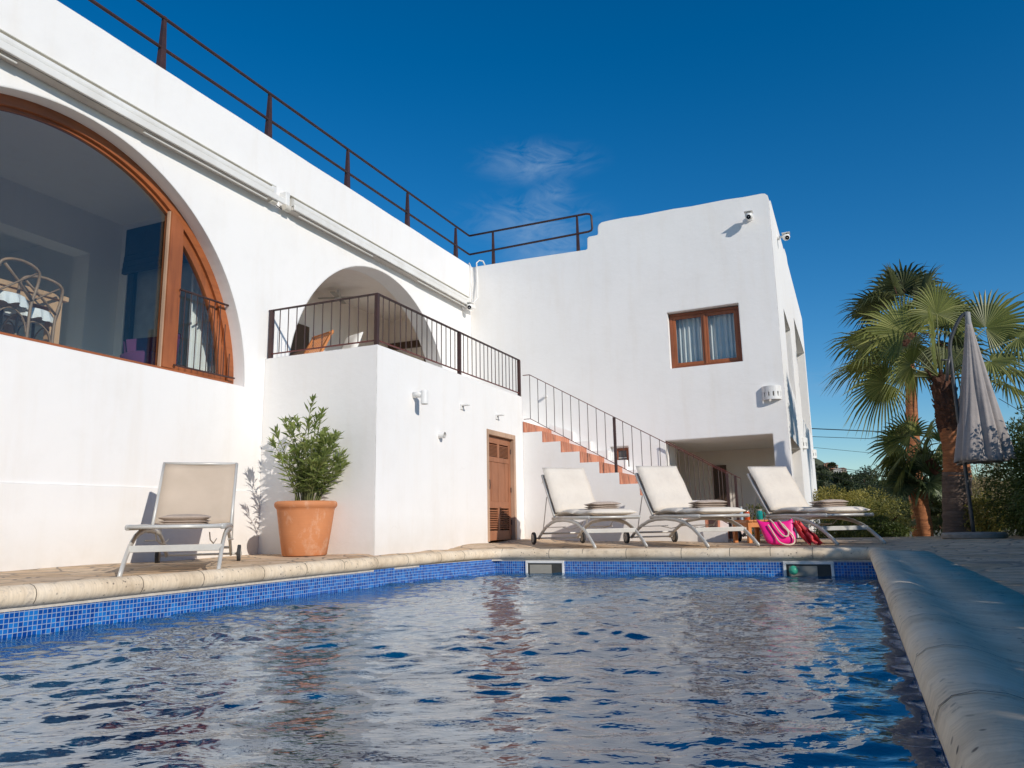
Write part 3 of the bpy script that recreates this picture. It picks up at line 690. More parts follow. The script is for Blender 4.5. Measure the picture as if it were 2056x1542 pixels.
# door leaf to the right of the mullion
def leafshape(off_arc, off_mul, off_bot, n=20):
    rr = r1 - off_arc; ya = ymul + .10 + off_mul; zb = 2.385 + off_bot
    a_s = math.degrees(math.asin((zb - c1[1]) / rr)); a_e = math.degrees(math.acos((ya - c1[0]) / rr))
    return [(ya, zb)] + arc(*c1, rr, a_s, a_e, n)
o_l = leafshape(.16, .004, .004); i_l = leafshape(.245, .075, .085)
m = MB(); m.slab(o_l, [i_l], 'x', xw0 - .03, xw1 - .01); m.build('door_leaf', WOODZ, arched, bevel=.006)
m = MB(); s_in = leafshape(.24, .07, .08); m.slab(s_in, [], 'x', xw0 - .062, xw0 - .070); m.build('pane', GLASS, arched)
m = MB(); rr = r1 - .11; a_e = math.degrees(math.acos((ymul - .11 - c1[0]) / rr)); big = [(ymul - .11, 2.38)] + arc(*c1, rr, a_e, 180, 48); m.slab(big, [], 'x', xw0 - .058, xw0 - .066); m.build('pane', GLASS, arched)

# casement window of the right wing
yw = FY + .14
ww = thing('casement_window', None, None, (-2.5, yw, 3.41)); ww.parent = villa; ww.location = cam_scaled((-2.5, yw, 3.41)) - ORG[villa.name]
q0, q1, q2, q3 = -3.205, -1.775, 3.42, 4.60
m = MB(); b_ = .058
m.box(q0, yw, q2, q0 + b_, yw + .09, q3); m.box(q1 - b_, yw, q2, q1, yw + .09, q3); m.box(q0 + b_, yw, q2, q1 - b_, yw + .09, q2 + b_); m.box(q0 + b_, yw, q3 - b_, q1 - b_, yw + .09, q3)
m.build('frame', WOODX, ww, bevel=.006)
xm = (q0 + q1) / 2
for (a, b) in ((q0 + b_, xm - .002), (xm + .002, q1 - b_)):
    m = MB(); k = .066; zz0, zz1 = q2 + b_, q3 - b_; ya, yb = yw + .018, yw + .07
    m.box(a, ya, zz0, a + k, yb, zz1); m.box(b - k, ya, zz0, b, yb, zz1); m.box(a + k, ya, zz0, b - k, yb, zz0 + k); m.box(a + k, ya, zz1 - k, b - k, yb, zz1)
    m.build('sash', WOODZ, ww, bevel=.005)
    m = MB(); m.box(a + k, yw + .04, zz0 + k, b - k, yw + .046, zz1 - k); m.build('pane', GLASS, ww)
m = MB(); m.box(xm - .02, yw - .004, q2 + b_, xm + .02, yw + .016, q3 - b_); m.build('meeting_strip', WOODZ, ww, bevel=.004)
m = MB(); m.box(q0 - .3, FY + .36, q2 - .4, q1 + .3, FY + 1.6, q2 - .3); m.box(q0 - .4, FY + 1.6, 2.4, q1 + .4, FY + 1.65, 5.8); m.build('bedroom_lining', WALLIN, villa)
def curtain(x0, x1, y, z0, z1, name, label, folds=9, amp=.035, ax='x', cut=None):
    m = MB(); n = folds * 10; rows = 10
    for j in range(rows + 1):
        for i in range(n + 1):
            t = i / n; u = x0 + (x1 - x0) * t; z = z0 + (z1 - z0) * j / rows
            d = amp * math.sin(t * folds * 2 * PI + .8 * math.sin(t * 7)) * (.7 + .3 * (1 - j / rows)) + .3 * amp * math.sin(t * folds * 4.3 * PI)
            m.v.append((u, y + d, z) if ax == 'x' else (y + d, u, min(z, cut(u)) if cut else z))
    for j in range(rows):
        for i in range(n): m.f.append((j*(n+1)+i, j*(n+1)+i+1, (j+1)*(n+1)+i+1, (j+1)*(n+1)+i))
    o = m.build(name, CLOTHW, smooth=True, recalc=False); s = o.modifiers.new('th', 'SOLIDIFY'); s.thickness = .004
    return tag(o, label, 'curtain', 'white curtains behind the glass')
curtain(q0 + .1, xm - .03, FY + .32, q2 + .05, q3, 'curtain', 'white curtain behind the left sash of the brown casement window', 6)
curtain(xm + .03, q1 - .1, FY + .33, q2 + .05, q3, 'curtain', 'white curtain behind the right sash of the brown casement window', 6, .03)
curtain(7.78, 8.5, -8.42, 2.40, 3.95, 'curtain', 'cream curtain gathered at the right end of the big arched window', 7, .035, 'y', cut=lambda u: 3.95 - 1.0 * max(0, u - 7.95))
# small window beside the steps
m = MB(); a, b, c, d = -4.47, -4.19, 1.45, 1.84; k = .05; ys0 = FY + .09
m.box(a - .0, ys0, c, a + k, ys0 + .05, d); m.box(b - k, ys0, c, b, ys0 + .05, d); m.box(a + k, ys0, c, b - k, ys0 + .05, c + k); m.box(a + k, ys0, d - k, b - k, ys0 + .05, d)
sw = m.build('small_window', WOODX, villa, bevel=.004)
m = MB(); m.box(a + k, ys0 + .02, c + k, b - k, ys0 + .025, d - k); m.build('pane', M('dusty_dark_pane', (.10, .09, .09), .15, (.05, .05, .05), ns=12), sw)
m = MB(); m.box(a + k, ys0 + .012, 1.63, b - k, ys0 + .02, 1.645); m.build('glazing_bar', CLOTHW, sw)
m = MB(); m.box(-4.56, FY + .10, 1.40, a, FY + .3, 1.9); m.box(b, FY + .10, 1.40, -4.17, FY + .3, 1.9); m.box(a, FY + .10, d, b, FY + .3, 1.9); m.build('window_reveal', WALL, villa)

# ------------------------------------------------------------------ railings
def bars_rail(t, p0, p1, nb, z0, z1, rb=.0065, skip_ends=True):
    m = MB(); p0 = Vector(p0); p1 = Vector(p1)
    for i in range(1, nb + 1):
        p = p0.lerp(p1, i / (nb + 1)); m.tube([(p.x, p.y, z0), (p.x, p.y, z1)], rb, 6)
    return m
bal = thing('balcony_railing', 'brown iron railing with thin upright bars round the terrace above the store room', 'railing', (BX, BY, 2.79))
ix, iy = BX - .045, BY + .045; ztb, zlb = 3.53, 2.865
for (px, py) in ((WX + .06, iy), (ix, iy), (ix, 11.17), (ix, SY - .03)):
    m = MB(); m.box(px - .028, py - .028, 2.785, px + .028, py + .028, ztb - .004); m.build('post', IRON, bal, bevel=.003)
m = MB(); m.box(WX + .01, iy - .022, ztb - .004, ix + .022, iy + .022, ztb + .016); m.box(ix - .022, iy + .022, ztb - .004, ix + .022, SY, ztb + .016); m.build('top_rail', IRON, bal, bevel=.003)
m = MB(); m.box(WX + .09, iy - .012, zlb - .008, ix - .03, iy + .012, zlb + .008); m.box(ix - .012, iy + .03, zlb - .008, ix + .012, 11.14, zlb + .008); m.box(ix - .012, 11.2, zlb - .008, ix + .012, SY - .06, zlb + .008); m.build('bottom_rail', REDIRON, bal)
for (a, b, n) in (((WX + .06, iy, 0), (ix, iy, 0), 11), ((ix, iy, 0), (ix, 11.17, 0), 15), ((ix, 11.17, 0), (ix, SY - .03, 0), 15)):
    for i in range(1, n + 1):
        p = Vector(a).lerp(Vector(b), i / (n + 1)); mm = MB().tube([(p.x, p.y, zlb), (p.x, p.y, ztb - .002)], .0075, 6); mm.build('bar', IRON, bal, recalc=False)
def stair_rail(y, x0, x1, nb, posts, label, lead=True, mat=IRON, ztop0=3.235, low=True):
    t = thing('stair_railing', label, 'railing', (x1, y, 0))
    sl_ = -(rise / run); zt = lambda x: ztop0 + (x + 5.68) * sl_; zl = lambda x: zt(x) - .885
    m = MB()
    if lead: m.bar((BX + .0, y, zt(x0) + .0), (x0, y, zt(x0)), .03, .012)
    m.bar((x0, y, zt(x0)), (x1, y, zt(x1)), .032, .014); m.build('top_rail', REDIRON, t)
    if low:
        m = MB()
        if lead: m.bar((BX, y, zl(x0)), (x0, y, zl(x0)), .018, .012)
        m.bar((x0, y, zl(x0)), (x1 + .0, y, zl(x1)), .018, .012); m.build('bottom_rail', REDIRON, t)
    for i in range(nb + 1):
        x = x0 + (x1 - x0) * i / nb
        if any(abs(x - p) < .06 for p in posts): continue
        MB().tube([(x, y, max(zl(x), .02)), (x, y, zt(x))], .0065, 6).build('bar', IRON, t, recalc=False)
    for x in posts:
        zb = max(0.0, Z0 - rise * math.ceil((x - X0) / run)) 
        m = MB(); m.box(x - .024, y - .024, zb, x + .024, y + .024, zt(x) - .005); m.build('post', IRON, t, bevel=.003)
    return t
stair_rail(SY + .06, -5.68, -1.96, 22, [-3.98, -1.985], 'slanting railing with red handrail along the near side of the outdoor steps')
stair_rail(FY - .12, -3.35, -1.95, 8, [-2.05], 'short railing on the far side of the steps in front of the porch opening', lead=False, low=False)
# roof railing
rr_ = thing('roof_railing', 'dark brown tubular railing along the flat roof edge, turning at the corner', 'railing', (WX, 10, 6.25))
ys_ = [0.35, 2.4, 4.47, 6.55, 8.60, 10.66, 12.72, 14.83]
for y in ys_:
    m = MB(); zt = 7.085; zb = 6.20 + .006 * y; o = len(m.v)
    for (z, h, d) in ((zb, .052, .04), (zt, .022, .02)):
        m.v += [(WX - .07 - d, y - h, z), (WX - .07 + d, y - h, z), (WX - .07 + d, y + h, z), (WX - .07 - d, y + h, z)]
    m.f += [(0,1,5,4), (1,2,6,5), (2,3,7,6), (3,0,4,7)]; m.build('post', IRON, rr_)
for (x, d) in ((-7.24, .03), (-5.14, .03)):
    m = MB()
    for (z, h) in ((6.26, .034), (7.11, .02)): m.v += [(x - h, FY + .05, z), (x + h, FY + .05, z), (x + h, FY + .05 + 2*h, z), (x - h, FY + .05 + 2*h, z)]
    m.f += [(0,1,5,4), (1,2,6,5), (2,3,7,6), (3,0,4,7)]; m.build('post', IRON, rr_)
cor = (WX - .06, FY + .06)
def fil(z, zz): return [(cor[0], -3, z - .07), (cor[0], cor[1], z + .04)]
m = MB(); m.tube([(cor[0], -3, 7.02), (cor[0], 6, 7.05), (cor[0], cor[1] - .02, 7.13), (cor[0] + .02, cor[1], 7.13), (-4.92, cor[1], 7.14), (-4.84, cor[1], 7.12), (-4.80, cor[1], 7.07), (-4.79, cor[1], 6.78), (-4.81, cor[1], 6.73), (-4.88, cor[1], 6.71), (cor[0] + .02, cor[1], 6.66), (cor[0], cor[1] - .02, 6.66), (cor[0], 6, 6.61), (cor[0], -3, 6.59)], .024, 10); m.build('handrail', IRON, rr_, smooth=True)
# juliet rail of the arched window
jr = thing('window_guard_rail', 'small black iron guard rail across the narrow leaf of the arched window', 'railing', (WX - .12, 7.7, 2.45))
xj = -7.93
m = MB(); m.bar((xj, 7.15, 3.46), (xj, 8.02, 3.46), .03, .02); m.build('top_rail', IRON, jr)
m = MB(); m.bar((xj, 7.12, 2.43), (xj, 8.2, 2.43), .02, .02); m.build('bottom_rail', IRON, jr)
for i in range(9):
    y = 7.24 + i * .105; zt_ = min(3.46, c1[1] + math.sqrt(max(0, (r1 - .14) ** 2 - (y - c1[0]) ** 2)))
    if zt_ > 2.5: MB().tube([(xj, y, 2.43), (xj, y, zt_)], .0065, 6).build('bar', IRON, jr, recalc=False)

# ------------------------------------------------------------------ awnings
def awning(y0, y1, label, zc=5.365):
    t = thing('awning', label, 'awning', (WX, (y0+y1)/2, zc - .2), 'retracted awnings high on the white wall')
    m = MB(); m.tube([(WX + .098, y0 + .12, zc), (WX + .098, y1 - .10, zc)], .074, 20); m.build('fabric_roll', ALUW, t, smooth=False)
    m = MB(); m.slab([(WX + .02, zc + .085), (WX + .13, zc + .11), (WX + .135, zc + .095), (WX + .025, zc + .07)], [], 'y', y0 + .08, y1 - .02)
    m.build('hood', M('awning_hood', (.62, .59, .50), .5), t, bevel=.004)
    m = MB(); m.box(WX + .150, y0 + .12, zc - .135, WX + .185, y1 + .14, zc - .045); m.build('front_bar', ALUW, t, bevel=.008)
    m = MB(); m.box(WX + .003, y0 + .1, zc - .142, WX + .145, y1 - .05, zc - .085); m.build('folded_arm', AWNIN, t, bevel=.006)
    for (ya, yb) in ((y0 + .3, (y0+y1)/2 - .8), ((y0+y1)/2 + .8, y1 - .2)): m = MB(); m.tube([(WX + .12, ya, zc - .165), (WX + .12, yb, zc - .165)], .012, 8); m.build('arm_rod', ALUW, t)
    for (y, w_) in ((y0 + .02, .05), (y1 - .05, .05)):
        m = MB(); m.box(WX, y - w_, zc - .10, WX + .13, y + w_, zc + .13); m.build('end_bracket', PVC, t, bevel=.012)
        m = MB(); m.tube([(WX + .10, y - .06, zc - .13), (WX + .10, y + .06, zc - .13)], .055, 16); m.build('gear_box', M('off_white_casting', (.66, .62, .54), .5), t, bevel=.008)
    return t
awning(2.2, 8.62, 'long retracted white awning over the big arched window')
awning(8.86, 15.18, 'retracted white awning above the small arched porch')
m = MB(); m.tube([(WX + .03, 8.66, 5.27), (WX + .02, 8.76, 5.24), (WX + .03, 8.86, 5.22)], .008, 6)
tag(m.build('awning_cable', CABLE), 'short grey cable joining the two awnings', 'cable')

# ------------------------------------------------------------------ wall fittings
def camera(loc, out, label, tilt=-.35):
    t = thing('security_camera', label, 'camera', loc, 'white security cameras on the villa')
    o_ = Vector(out).normalized(); L = Vector(loc)
    m = MB(); m.tube([L, L + o_ * .05], .06, 20); m.tube([L + o_ * .05, L + o_ * .12], .025, 10); m.build('mount', PVC, t, smooth=False)
    c = L + o_ * .19 + Vector((0, 0, -.02)); m = MB()
    m.lathe([(.002, .075), (.04, .068), (.07, .04), (.082, 0), (.07, -.04), (.045, -.065), (.002, -.075)], c, 24); m.build('housing', PVC, t, smooth=True)
    ax = Vector((0, -.8, -.5)).normalized() if abs(o_.y) > .5 else Vector((.3, -.85, -.45)).normalized()
    m = MB(); m.tube([c + ax * .045, c + ax * .079], .045, 20); m.build('lens', DARKGLASS, t)
    m = MB(); m.slab([(c.x - .085, c.y - .1), (c.x + .085, c.y - .1), (c.x + .085, c.y + .07), (c.x - .085, c.y + .07)], [], 'z', c.z + .072, c.z + .082); m.build('sun_shield', PVC, t, bevel=.004)
    return t
camera((-1.42, FY, 6.36), (0, -1, 0), 'round white security camera near the top of the front wall')
camera((CX, 17.0, 6.42), (1, 0, 0), 'white security camera sticking out from the side wall under the roofline')
camera((WX + .02, 15.0, 5.22), (1, -.15, 0), 'white security camera in the inner corner below the awning end')
m = MB()
m.tube([(WX + .20, 15.05, 5.26), (WX + .12, 15.30, 5.45), (WX + .05, 15.38, 5.9), (WX + .04, 15.38, 6.30), (WX - .0, 15.38, 6.40), (WX - .06, 15.4, 6.36)], .012, 8)
m.tube([(WX + .22, 15.05, 5.26), (WX + .22, 15.34, 5.5), (WX + .20, 15.40, 5.95), (WX + .18, 15.40, 6.38), (WX + .24, 15.43, 6.44), (WX + .32, 15.46, 6.42), (WX + .36, 15.48, 6.32)], .017, 8)
tag(m.build('cable_conduit', PVC, smooth=True), 'white cable conduits looping over the roof edge down the inner corner', 'conduit')
def wall_spot(y, z, label):
    t = thing('wall_lamp', label, 'wall lamp', (BX, y, z), 'white downlight lamps on the store room wall')
    m = MB(); m.tube([(BX, y, z), (BX + .17, y, z)], .045, 18); m.build('arm', PVC, t, smooth=True)
    m = MB(); m.tube([(BX + .19, y, z + .055), (BX + .19, y, z - .15)], .056, 22); m.build('lamp_shade', PVC, t, bevel=.006)
    m = MB(); m.disc((BX + .19, y, z - .151), .048, (0, 0, -1)); m.build('lamp_glass', HUBM, t)
    return t
wall_spot(9.62, 2.22, 'white downlight with elbow arm nearest the planter, left of three on the store wall')
m = MB(); m.box(BX, 11.12, 2.262, BX + .14, 11.20, 2.285); m.box(BX, 11.11, 2.20, BX + .02, 11.21, 2.29)  # plain brackets stand in for the other two white wall lamps
t_ = m.build('wall_lamp_bracket', PVC, bevel=.004); tag(t_, 'middle white wall lamp on the store wall, reduced to a thin bracket', 'bracket', 'wall lamps on the store room wall reduced to brackets')
m = MB(); m.box(BX, 12.50, 2.262, BX + .14, 12.58, 2.285); m.box(BX, 12.49, 2.20, BX + .02, 12.59, 2.29)
t_ = m.build('wall_lamp_bracket', PVC, bevel=.004); tag(t_, 'white wall lamp directly above the louvred store door, reduced to a thin bracket', 'bracket', 'wall lamps on the store room wall reduced to brackets')
v_ = thing('vent_pipe', 'short white drain pipe stub with dark mouth on the store wall', 'pipe', (BX, 10.4, 1.70))
m = MB()
for k in range(20):
    pass
m.tube([(BX, 10.4, 1.70), (BX + .10, 10.4, 1.695)], .048, 20, caps=False); m.tube([(BX, 10.4, 1.70), (BX + .10, 10.4, 1.695)], .038, 20, caps=False)
m.build('pipe', PVC, v_, smooth=True); m = MB(); m.disc((BX + .04, 10.4, 1.698), .038, (1, 0, 0)); m.build('pipe_mouth', HUBM, v_)
def half_lamp(c, out, label, r=.17, h=.26):
    """half-cylinder plaster wall light with slots in its lower part"""
    t = thing('wall_light', label, 'wall light', c, 'slotted half round wall lights'); o_ = Vector(out); sd = Vector((-o_.y, o_.x, 0)); C_ = Vector(c)
    m = MB(); n = 18; rows = [0, .06, .15, h]
    P = lambda a, z: C_ + sd * r * math.cos(a) + o_ * r * .75 * math.sin(a) + Vector((0, 0, z))
    for i in range(n):
        a0, a1 = PI * i / n, PI * (i + 1) / n
        for j in range(3):
            if j == 1 and i % 3 == 1: continue
            m.add([P(a0, rows[j]), P(a1, rows[j]), P(a1, rows[j+1]), P(a0, rows[j+1])], [(0,1,2,3)])
    m.add([P(PI * i / n, h) for i in range(n + 1)], [tuple(range(n + 1))])
    o = m.build('shade', PVC, t, recalc=False); s = o.modifiers.new('th', 'SOLIDIFY'); s.thickness = .012; s.offset = 0
    m = MB(); m.box(C_.x - .03, C_.y - .03, C_.z + .05, C_.x + .03, C_.y + .03, C_.z + .12); m.build('bulb_holder', HUBM, t)
    return t
half_lamp((-1.27, FY, 2.60), (0, -1, 0), 'slotted half round white wall light near the corner of the front wall')
half_lamp((CX, 20.2, 2.02), (1, 0, 0), 'slotted white wall light on the side wall, nearer of the two', .15)
half_lamp((CX, 25.4, 2.15), (1, 0, 0), 'slotted white wall light at the far end of the side wall', .15)
half_lamp((-1.88, 18.9, 1.18), (0, -1, 0), 'slotted white wall light on the shaded back wall of the porch', .16)
m = MB(); m.tube([(-5.97, FY, 3.06), (-5.97, FY - .10, 3.06)], .03, 14)
tag(m.build('step_light', PVC), 'tiny white round light fitting on the wall over the steps', 'wall light')

camera_scale(False)
# ------------------------------------------------------------------ sun loungers
W2, UF, UW, UE, ZS, LB, BETA = .3225, 1.365, -.77, 1.205, .348, .763, .895
cb, sb = math.cos(BETA), math.sin(BETA)
def make_lounger():
    t = thing('sun_lounger', 'x', 'sun lounger', (0,0,0), 'wheeled sun loungers on the pool deck')
    m = MB()
    for s in (-1, 1): m.tube([(-.08, s*W2, ZS), (.35, s*W2, ZS + .008), (.8, s*W2, ZS), (UE, s*W2, ZS - .002)], .022, 10, sy=.7)
    m.tube([(UE - .01, -W2, ZS), (UE - .01, W2, ZS)], .015, 8)
    m.build('seat_frame', ALU, t, smooth=True)
    m = MB()
    for s in (-1, 1): m.tube([(.0, s*W2, ZS + .01), (-LB*.5*cb, s*W2, ZS + LB*.5*sb), (-LB*cb, s*W2, ZS + LB*sb)], .02, 10, sy=.7)
    m.tube([(-LB*cb, -W2, ZS + LB*sb), (-LB*cb, W2, ZS + LB*sb)], .014, 8)
    m.build('back_frame', ALU, t, smooth=True)
    m = MB()
    n = 10
    for i in range(n + 1):
        u = .02 + (UE - .04) * i / n
        for j in range(7):
            v = -W2 + 2 * W2 * j / 6; m.v.append((u, v, ZS + .012 - .022 * (1 - (2*j/6 - 1) ** 2)))
    for i in range(n):
        for j in range(6): m.f.append((i*7+j, (i+1)*7+j, (i+1)*7+j+1, i*7+j+1))
    o = m.build('seat_sling', SLING, t, smooth=True, recalc=False); q = o.modifiers.new('th', 'SOLIDIFY'); q.thickness = .006
    m = MB()
    for i in range(n + 1):
        L = .03 + (LB - .04) * i / n
        for j in range(7):
            v = -W2 + 2 * W2 * j / 6; d = .02 * (1 - (2*j/6 - 1) ** 2); m.v.append((-L*cb - d*sb, v, ZS + L*sb + .01 - d*cb))
    for i in range(n):
        for j in range(6): m.f.append((i*7+j, (i+1)*7+j, (i+1)*7+j+1, i*7+j+1))
    o = m.build('back_sling', SLING, t, smooth=True, recalc=False); q = o.modifiers.new('th', 'SOLIDIFY'); q.thickness = .006
    for s in (-1, 1):
        P = [(UW, .085), (-.62, .165), (-.42, .245), (-.2, .30), (.08, .325), (.36, .328), (.62, .312), (.84, .275), (1.02, .215), (1.16, .14), (1.28, .065), (UF, .0)]
        m = MB(); m.tube([(u, s*(W2 - (.03 if u < 0 else .0)), z) for u, z in P], .024, 12, sy=.62); m.build('leg', ALU, t, smooth=True)
        wh = MB(); wy = s * (W2 + .045); wh.tube([(UW, wy - .016, .085), (UW, wy + .016, .085)], .085, 28); wo = wh.build('wheel', RUBBER, t, bevel=.006)
        hb = MB(); hb.tube([(UW, wy - .019, .085), (UW, wy + .019, .085)], .058, 24); hb.tube([(UW, wy - .026, .085), (UW, wy + .026, .085)], .018, 12); hb.build('wheel_hub', HUBM, wo, bevel=.004)
    m = MB(); m.box(1.08, -W2, .165, 1.10, W2, .215); m.build('front_crossbar', ALU, t, bevel=.004)
    m = MB(); m.tube([(UW, -W2 - .04, .085), (UW, W2 + .04, .085)], .011, 8); m.tube([(UW + .12, -W2 + .04, .15), (UW + .12, W2 - .04, .15)], .013, 8); m.build('axle', ALU, t)
    m = MB(); m.tube([(-.30, -W2, .64), (-.5, -W2 + .01, .22)], .007, 6); m.tube([(-.30, W2, .64), (-.5, W2 - .01, .22)], .007, 6)
    m.tube([(-.1, -.2, .24), (.25, -.2, .205), (.6, -.2, .24), (.7, -.2, .30)], .005, 6); m.tube([(-.1, .2, .24), (.25, .2, .205), (.6, .2, .24), (.7, .2, .30)], .005, 6)
    m.tube([(-.45, -W2, .23), (-.1, -W2, .235), (.4, -W2, .24)], .007, 6); m.tube([(-.45, W2, .23), (-.1, W2, .235), (.4, W2, .24)], .007, 6)
    m.tube([(.2, -W2, ZS), (.2, -W2, .30)], .006, 6); m.tube([(.55, -W2, ZS), (.55, -W2, .29)], .006, 6)
    m.build('support_rod', ALU, t)
    return t
def place(o, x, y, phi, z): o.location = (x, y, z); o.rotation_euler = (0, 0, phi - PI / 2)
lg0 = make_lounger()
spots = [(-5.372, 5.138, .711, -.008, 'bare beige sling sun lounger without a cushion, standing alone by the left wall'),
         (-3.377, 9.778, .702, .028, 'cream cushioned sun lounger nearest the louvred store door'),
         (-2.157, 10.182, .689, .022, 'cream cushioned sun lounger in the middle of the row, left of the teak table'),
         (-.791, 11.111, .659, .008, 'cream cushioned sun lounger right of the pink bag, last of the row')]
for i, (x, y, ph, dz, lab) in enumerate(spots):
    o = lg0 if i == 0 else copy_tree(lg0); o['label'] = lab; place(o, x, y, ph, dz)
def rounded_slab(m, path, v0, v1, th):
    """strip that follows (u,z) path with thickness th between v0 and v1, softly rounded"""
    n = len(path); o = len(m.v); nv = 9
    for side in (0, 1):
        for i, (u, z) in enumerate(path):
            a = Vector(path[max(i-1, 0)]); b = Vector(path[min(i+1, n-1)]); tv = (b - a).normalized(); nn = Vector((-tv.y, tv.x))
            for j in range(nv):
                s = -1 + 2 * j / (nv - 1); e = (1 - abs(s) ** 8) ; ee = 1 - (max(0, abs(2 * i / (n - 1) - 1)) ** 14)
                h = th / 2 * max(.12, e * ee) * (1 if side else -1)
                m.v.append((u + nn.x * h, (v0 + v1) / 2 + (v1 - v0) / 2 * s, z + nn.y * h))
    K = n * nv
    for i in range(n - 1):
        for j in range(nv - 1):
            a = o + i*nv + j; m.f.append((a + K, a + K + nv, a + K + nv + 1, a + K + 1)); m.f.append((a, a + 1, a + nv + 1, a + nv))
    for i in range(n - 1):
        a = o + i*nv; m.f.append((a, a + nv, a + nv + K, a + K)); a = o + i*nv + nv - 1; m.f.append((a + K, a + nv + K, a + nv, a))
    for j in range(nv - 1):
        a = o + j; m.f.append((a + K, a + K + 1, a + 1, a)); a = o + (n-1)*nv + j; m.f.append((a, a + 1, a + K + 1, a + K))
def make_cushion():
    t = thing('lounger_cushion', 'x', 'cushion', (0,0,0), 'cream cushions on the sun loungers')
    m = MB(); P = []
    for i in range(15):
        L = .04 + .80 * i / 14; bulge = .045 + .006 * math.sin(i * .9); P.append((-L*cb + bulge*sb, ZS + .02 + L*sb + bulge*cb))
    rounded_slab(m, P, -.31, .31, .07); m.build('back_pad', CUSH, t, smooth=True)
    m = MB(); P = [(.02 + .60 * i / 12, ZS + .045 + .028 * math.sin(PI * i / 12) ** .7 + .006) for i in range(13)]
    rounded_slab(m, P, -.305, .305, .075); m.build('seat_pad', CUSH, t, smooth=True)
    m = MB(); P = [(.60 + .59 * i / 12, ZS + .055 + .006 * math.sin(i * .8)) for i in range(13)]
    rounded_slab(m, P, -.30, .30, .078); m.build('foot_pad', CUSH, t, smooth=True)
    m = MB(); m.tube([(-.02, -.30, ZS + .03), (-.04, -.33, ZS + .06), (-.01, -.325, ZS - .04)], .004, 5); m.tube([(-LB*.92*cb + .02, -.30, ZS + LB*.92*sb + .02), (-LB*.93*cb - .02, -.335, ZS + LB*.9*sb - .05)], .004, 5); m.build('tie', CUSH, t)
    return t
cu0 = make_cushion(); cl = ['cream cushion on the sun lounger nearest the store door', 'cream cushion on the middle sun lounger of the row', 'cream cushion on the last sun lounger, above the pink bag']
for i in range(3):
    o = cu0 if i == 0 else copy_tree(cu0); o['label'] = cl[i]; x, y, ph, dz, _ = spots[i + 1]; place(o, x, y, ph, dz)
def make_towel(L=.32, Wd=.40):
    m = MB()
    rounded_slab(m, [(-L/2 + .02 + (L - .03) * i / 8, .014) for i in range(9)], -Wd/2 + .006, Wd/2 - .008, .028)
    rounded_slab(m, [(-L/2 + .012 + (L - .035) * i / 8, .036) for i in range(9)], -Wd/2 + .002, Wd/2 - .004, .026)
    rounded_slab(m, [(-L/2 + (L - .02) * i / 8, .066 + .004 * math.sin(i)) for i in range(9)], -Wd/2, Wd/2, .046)
    m.v = [(a + .012 * noise.noise(Vector((b*6, c*9, 1))), b + .010 * noise.noise(Vector((a*7, c*9, 5))), c + .012 * noise.noise(Vector((a*6, b*5, 9)))) for a, b, c in m.v]
    return m
tw = make_towel().build('folded_towel', TOWEL, smooth=True); tw.data.transform(Matrix.Translation(ORG[tw.name])); tw.location = (0,0,0)
s_ = tw.modifiers.new('s', 'SUBSURF'); s_.levels = 1; s_.render_levels = 2
tl = [('folded taupe towel on the bare sling lounger by the left wall', .30, -.03, ZS + .012, 0), ('folded taupe towel on the cushion nearest the store door', .70, .06, ZS + .098, 0), ('folded taupe towel on the middle lounger cushion', .72, .06, ZS + .098, 0), ('folded taupe towel on the cushion of the last lounger', .72, .06, ZS + .098, 0)]
for i, (lab, u, v, z, _) in enumerate(tl):
    o = tw if i == 0 else copy_tree(tw); tag(o, lab, 'towel', 'folded towels on the sun loungers')
    x, y, ph, dz, _2 = spots[i]; d = Vector((math.sin(ph), -math.cos(ph))); e = Vector((math.cos(ph), math.sin(ph)))
    o.location = (x + d.x*u + e.x*v, y + d.y*u + e.y*v, z + dz); o.rotation_euler = (0, 0, ph - PI/2 + (0, .05, -.04, .08)[i] + (PI if i else 0)); o.scale = (.8 if i == 0 else 1, 1, 1)

# ------------------------------------------------------------------ table, bag, drinks
e1 = Vector((.77, .636, 0)); e2 = Vector((-.636, .77, 0)); T0 = Vector((-1.30, 10.62, .015)); TL, TW, TH = .40, .40, .30
tb = thing('side_table', 'low square teak table between the two right-hand loungers', 'table', T0 + e1*TW/2 + e2*TL/2)
for (a, b) in ((0, 0), (1, 0), (0, 1), (1, 1)):
    c = T0 + e1 * (.03 + (TW - .06) * a) + e2 * (.03 + (TL - .06) * b); m = MB(); m.obox(c + Vector((0, 0, (TH - .03)/2)), e1*.025, e2*.025, (0, 0, (TH - .03)/2)); m.build('leg', TEAK, tb, bevel=.004)
m = MB()
for k in range(5):
    c = T0 + e1 * (TW * (k + .5) / 5) + e2 * TL/2; m.obox(c + Vector((0, 0, TH - .012)), e1 * (TW/10 - .004), e2 * (TL/2 + .02), (0, 0, .012))
m.build('table_top', TEAK, tb, bevel=.003)
m = MB()
for (c, a, b) in ((T0 + e1*TW/2 + e2*.012, e1*(TW/2 - .03), e2*.01), (T0 + e1*TW/2 + e2*(TL-.012), e1*(TW/2 - .03), e2*.01), (T0 + e2*TL/2 + e1*.012, e2*(TL/2-.03), e1*.01), (T0 + e2*TL/2 + e1*(TW-.012), e2*(TL/2-.03), e1*.01)):
    m.obox(c + Vector((0, 0, TH - .062)), a, b, (0, 0, .035))
m.build('apron', TEAK, tb, bevel=.003)
zt = T0.z + TH
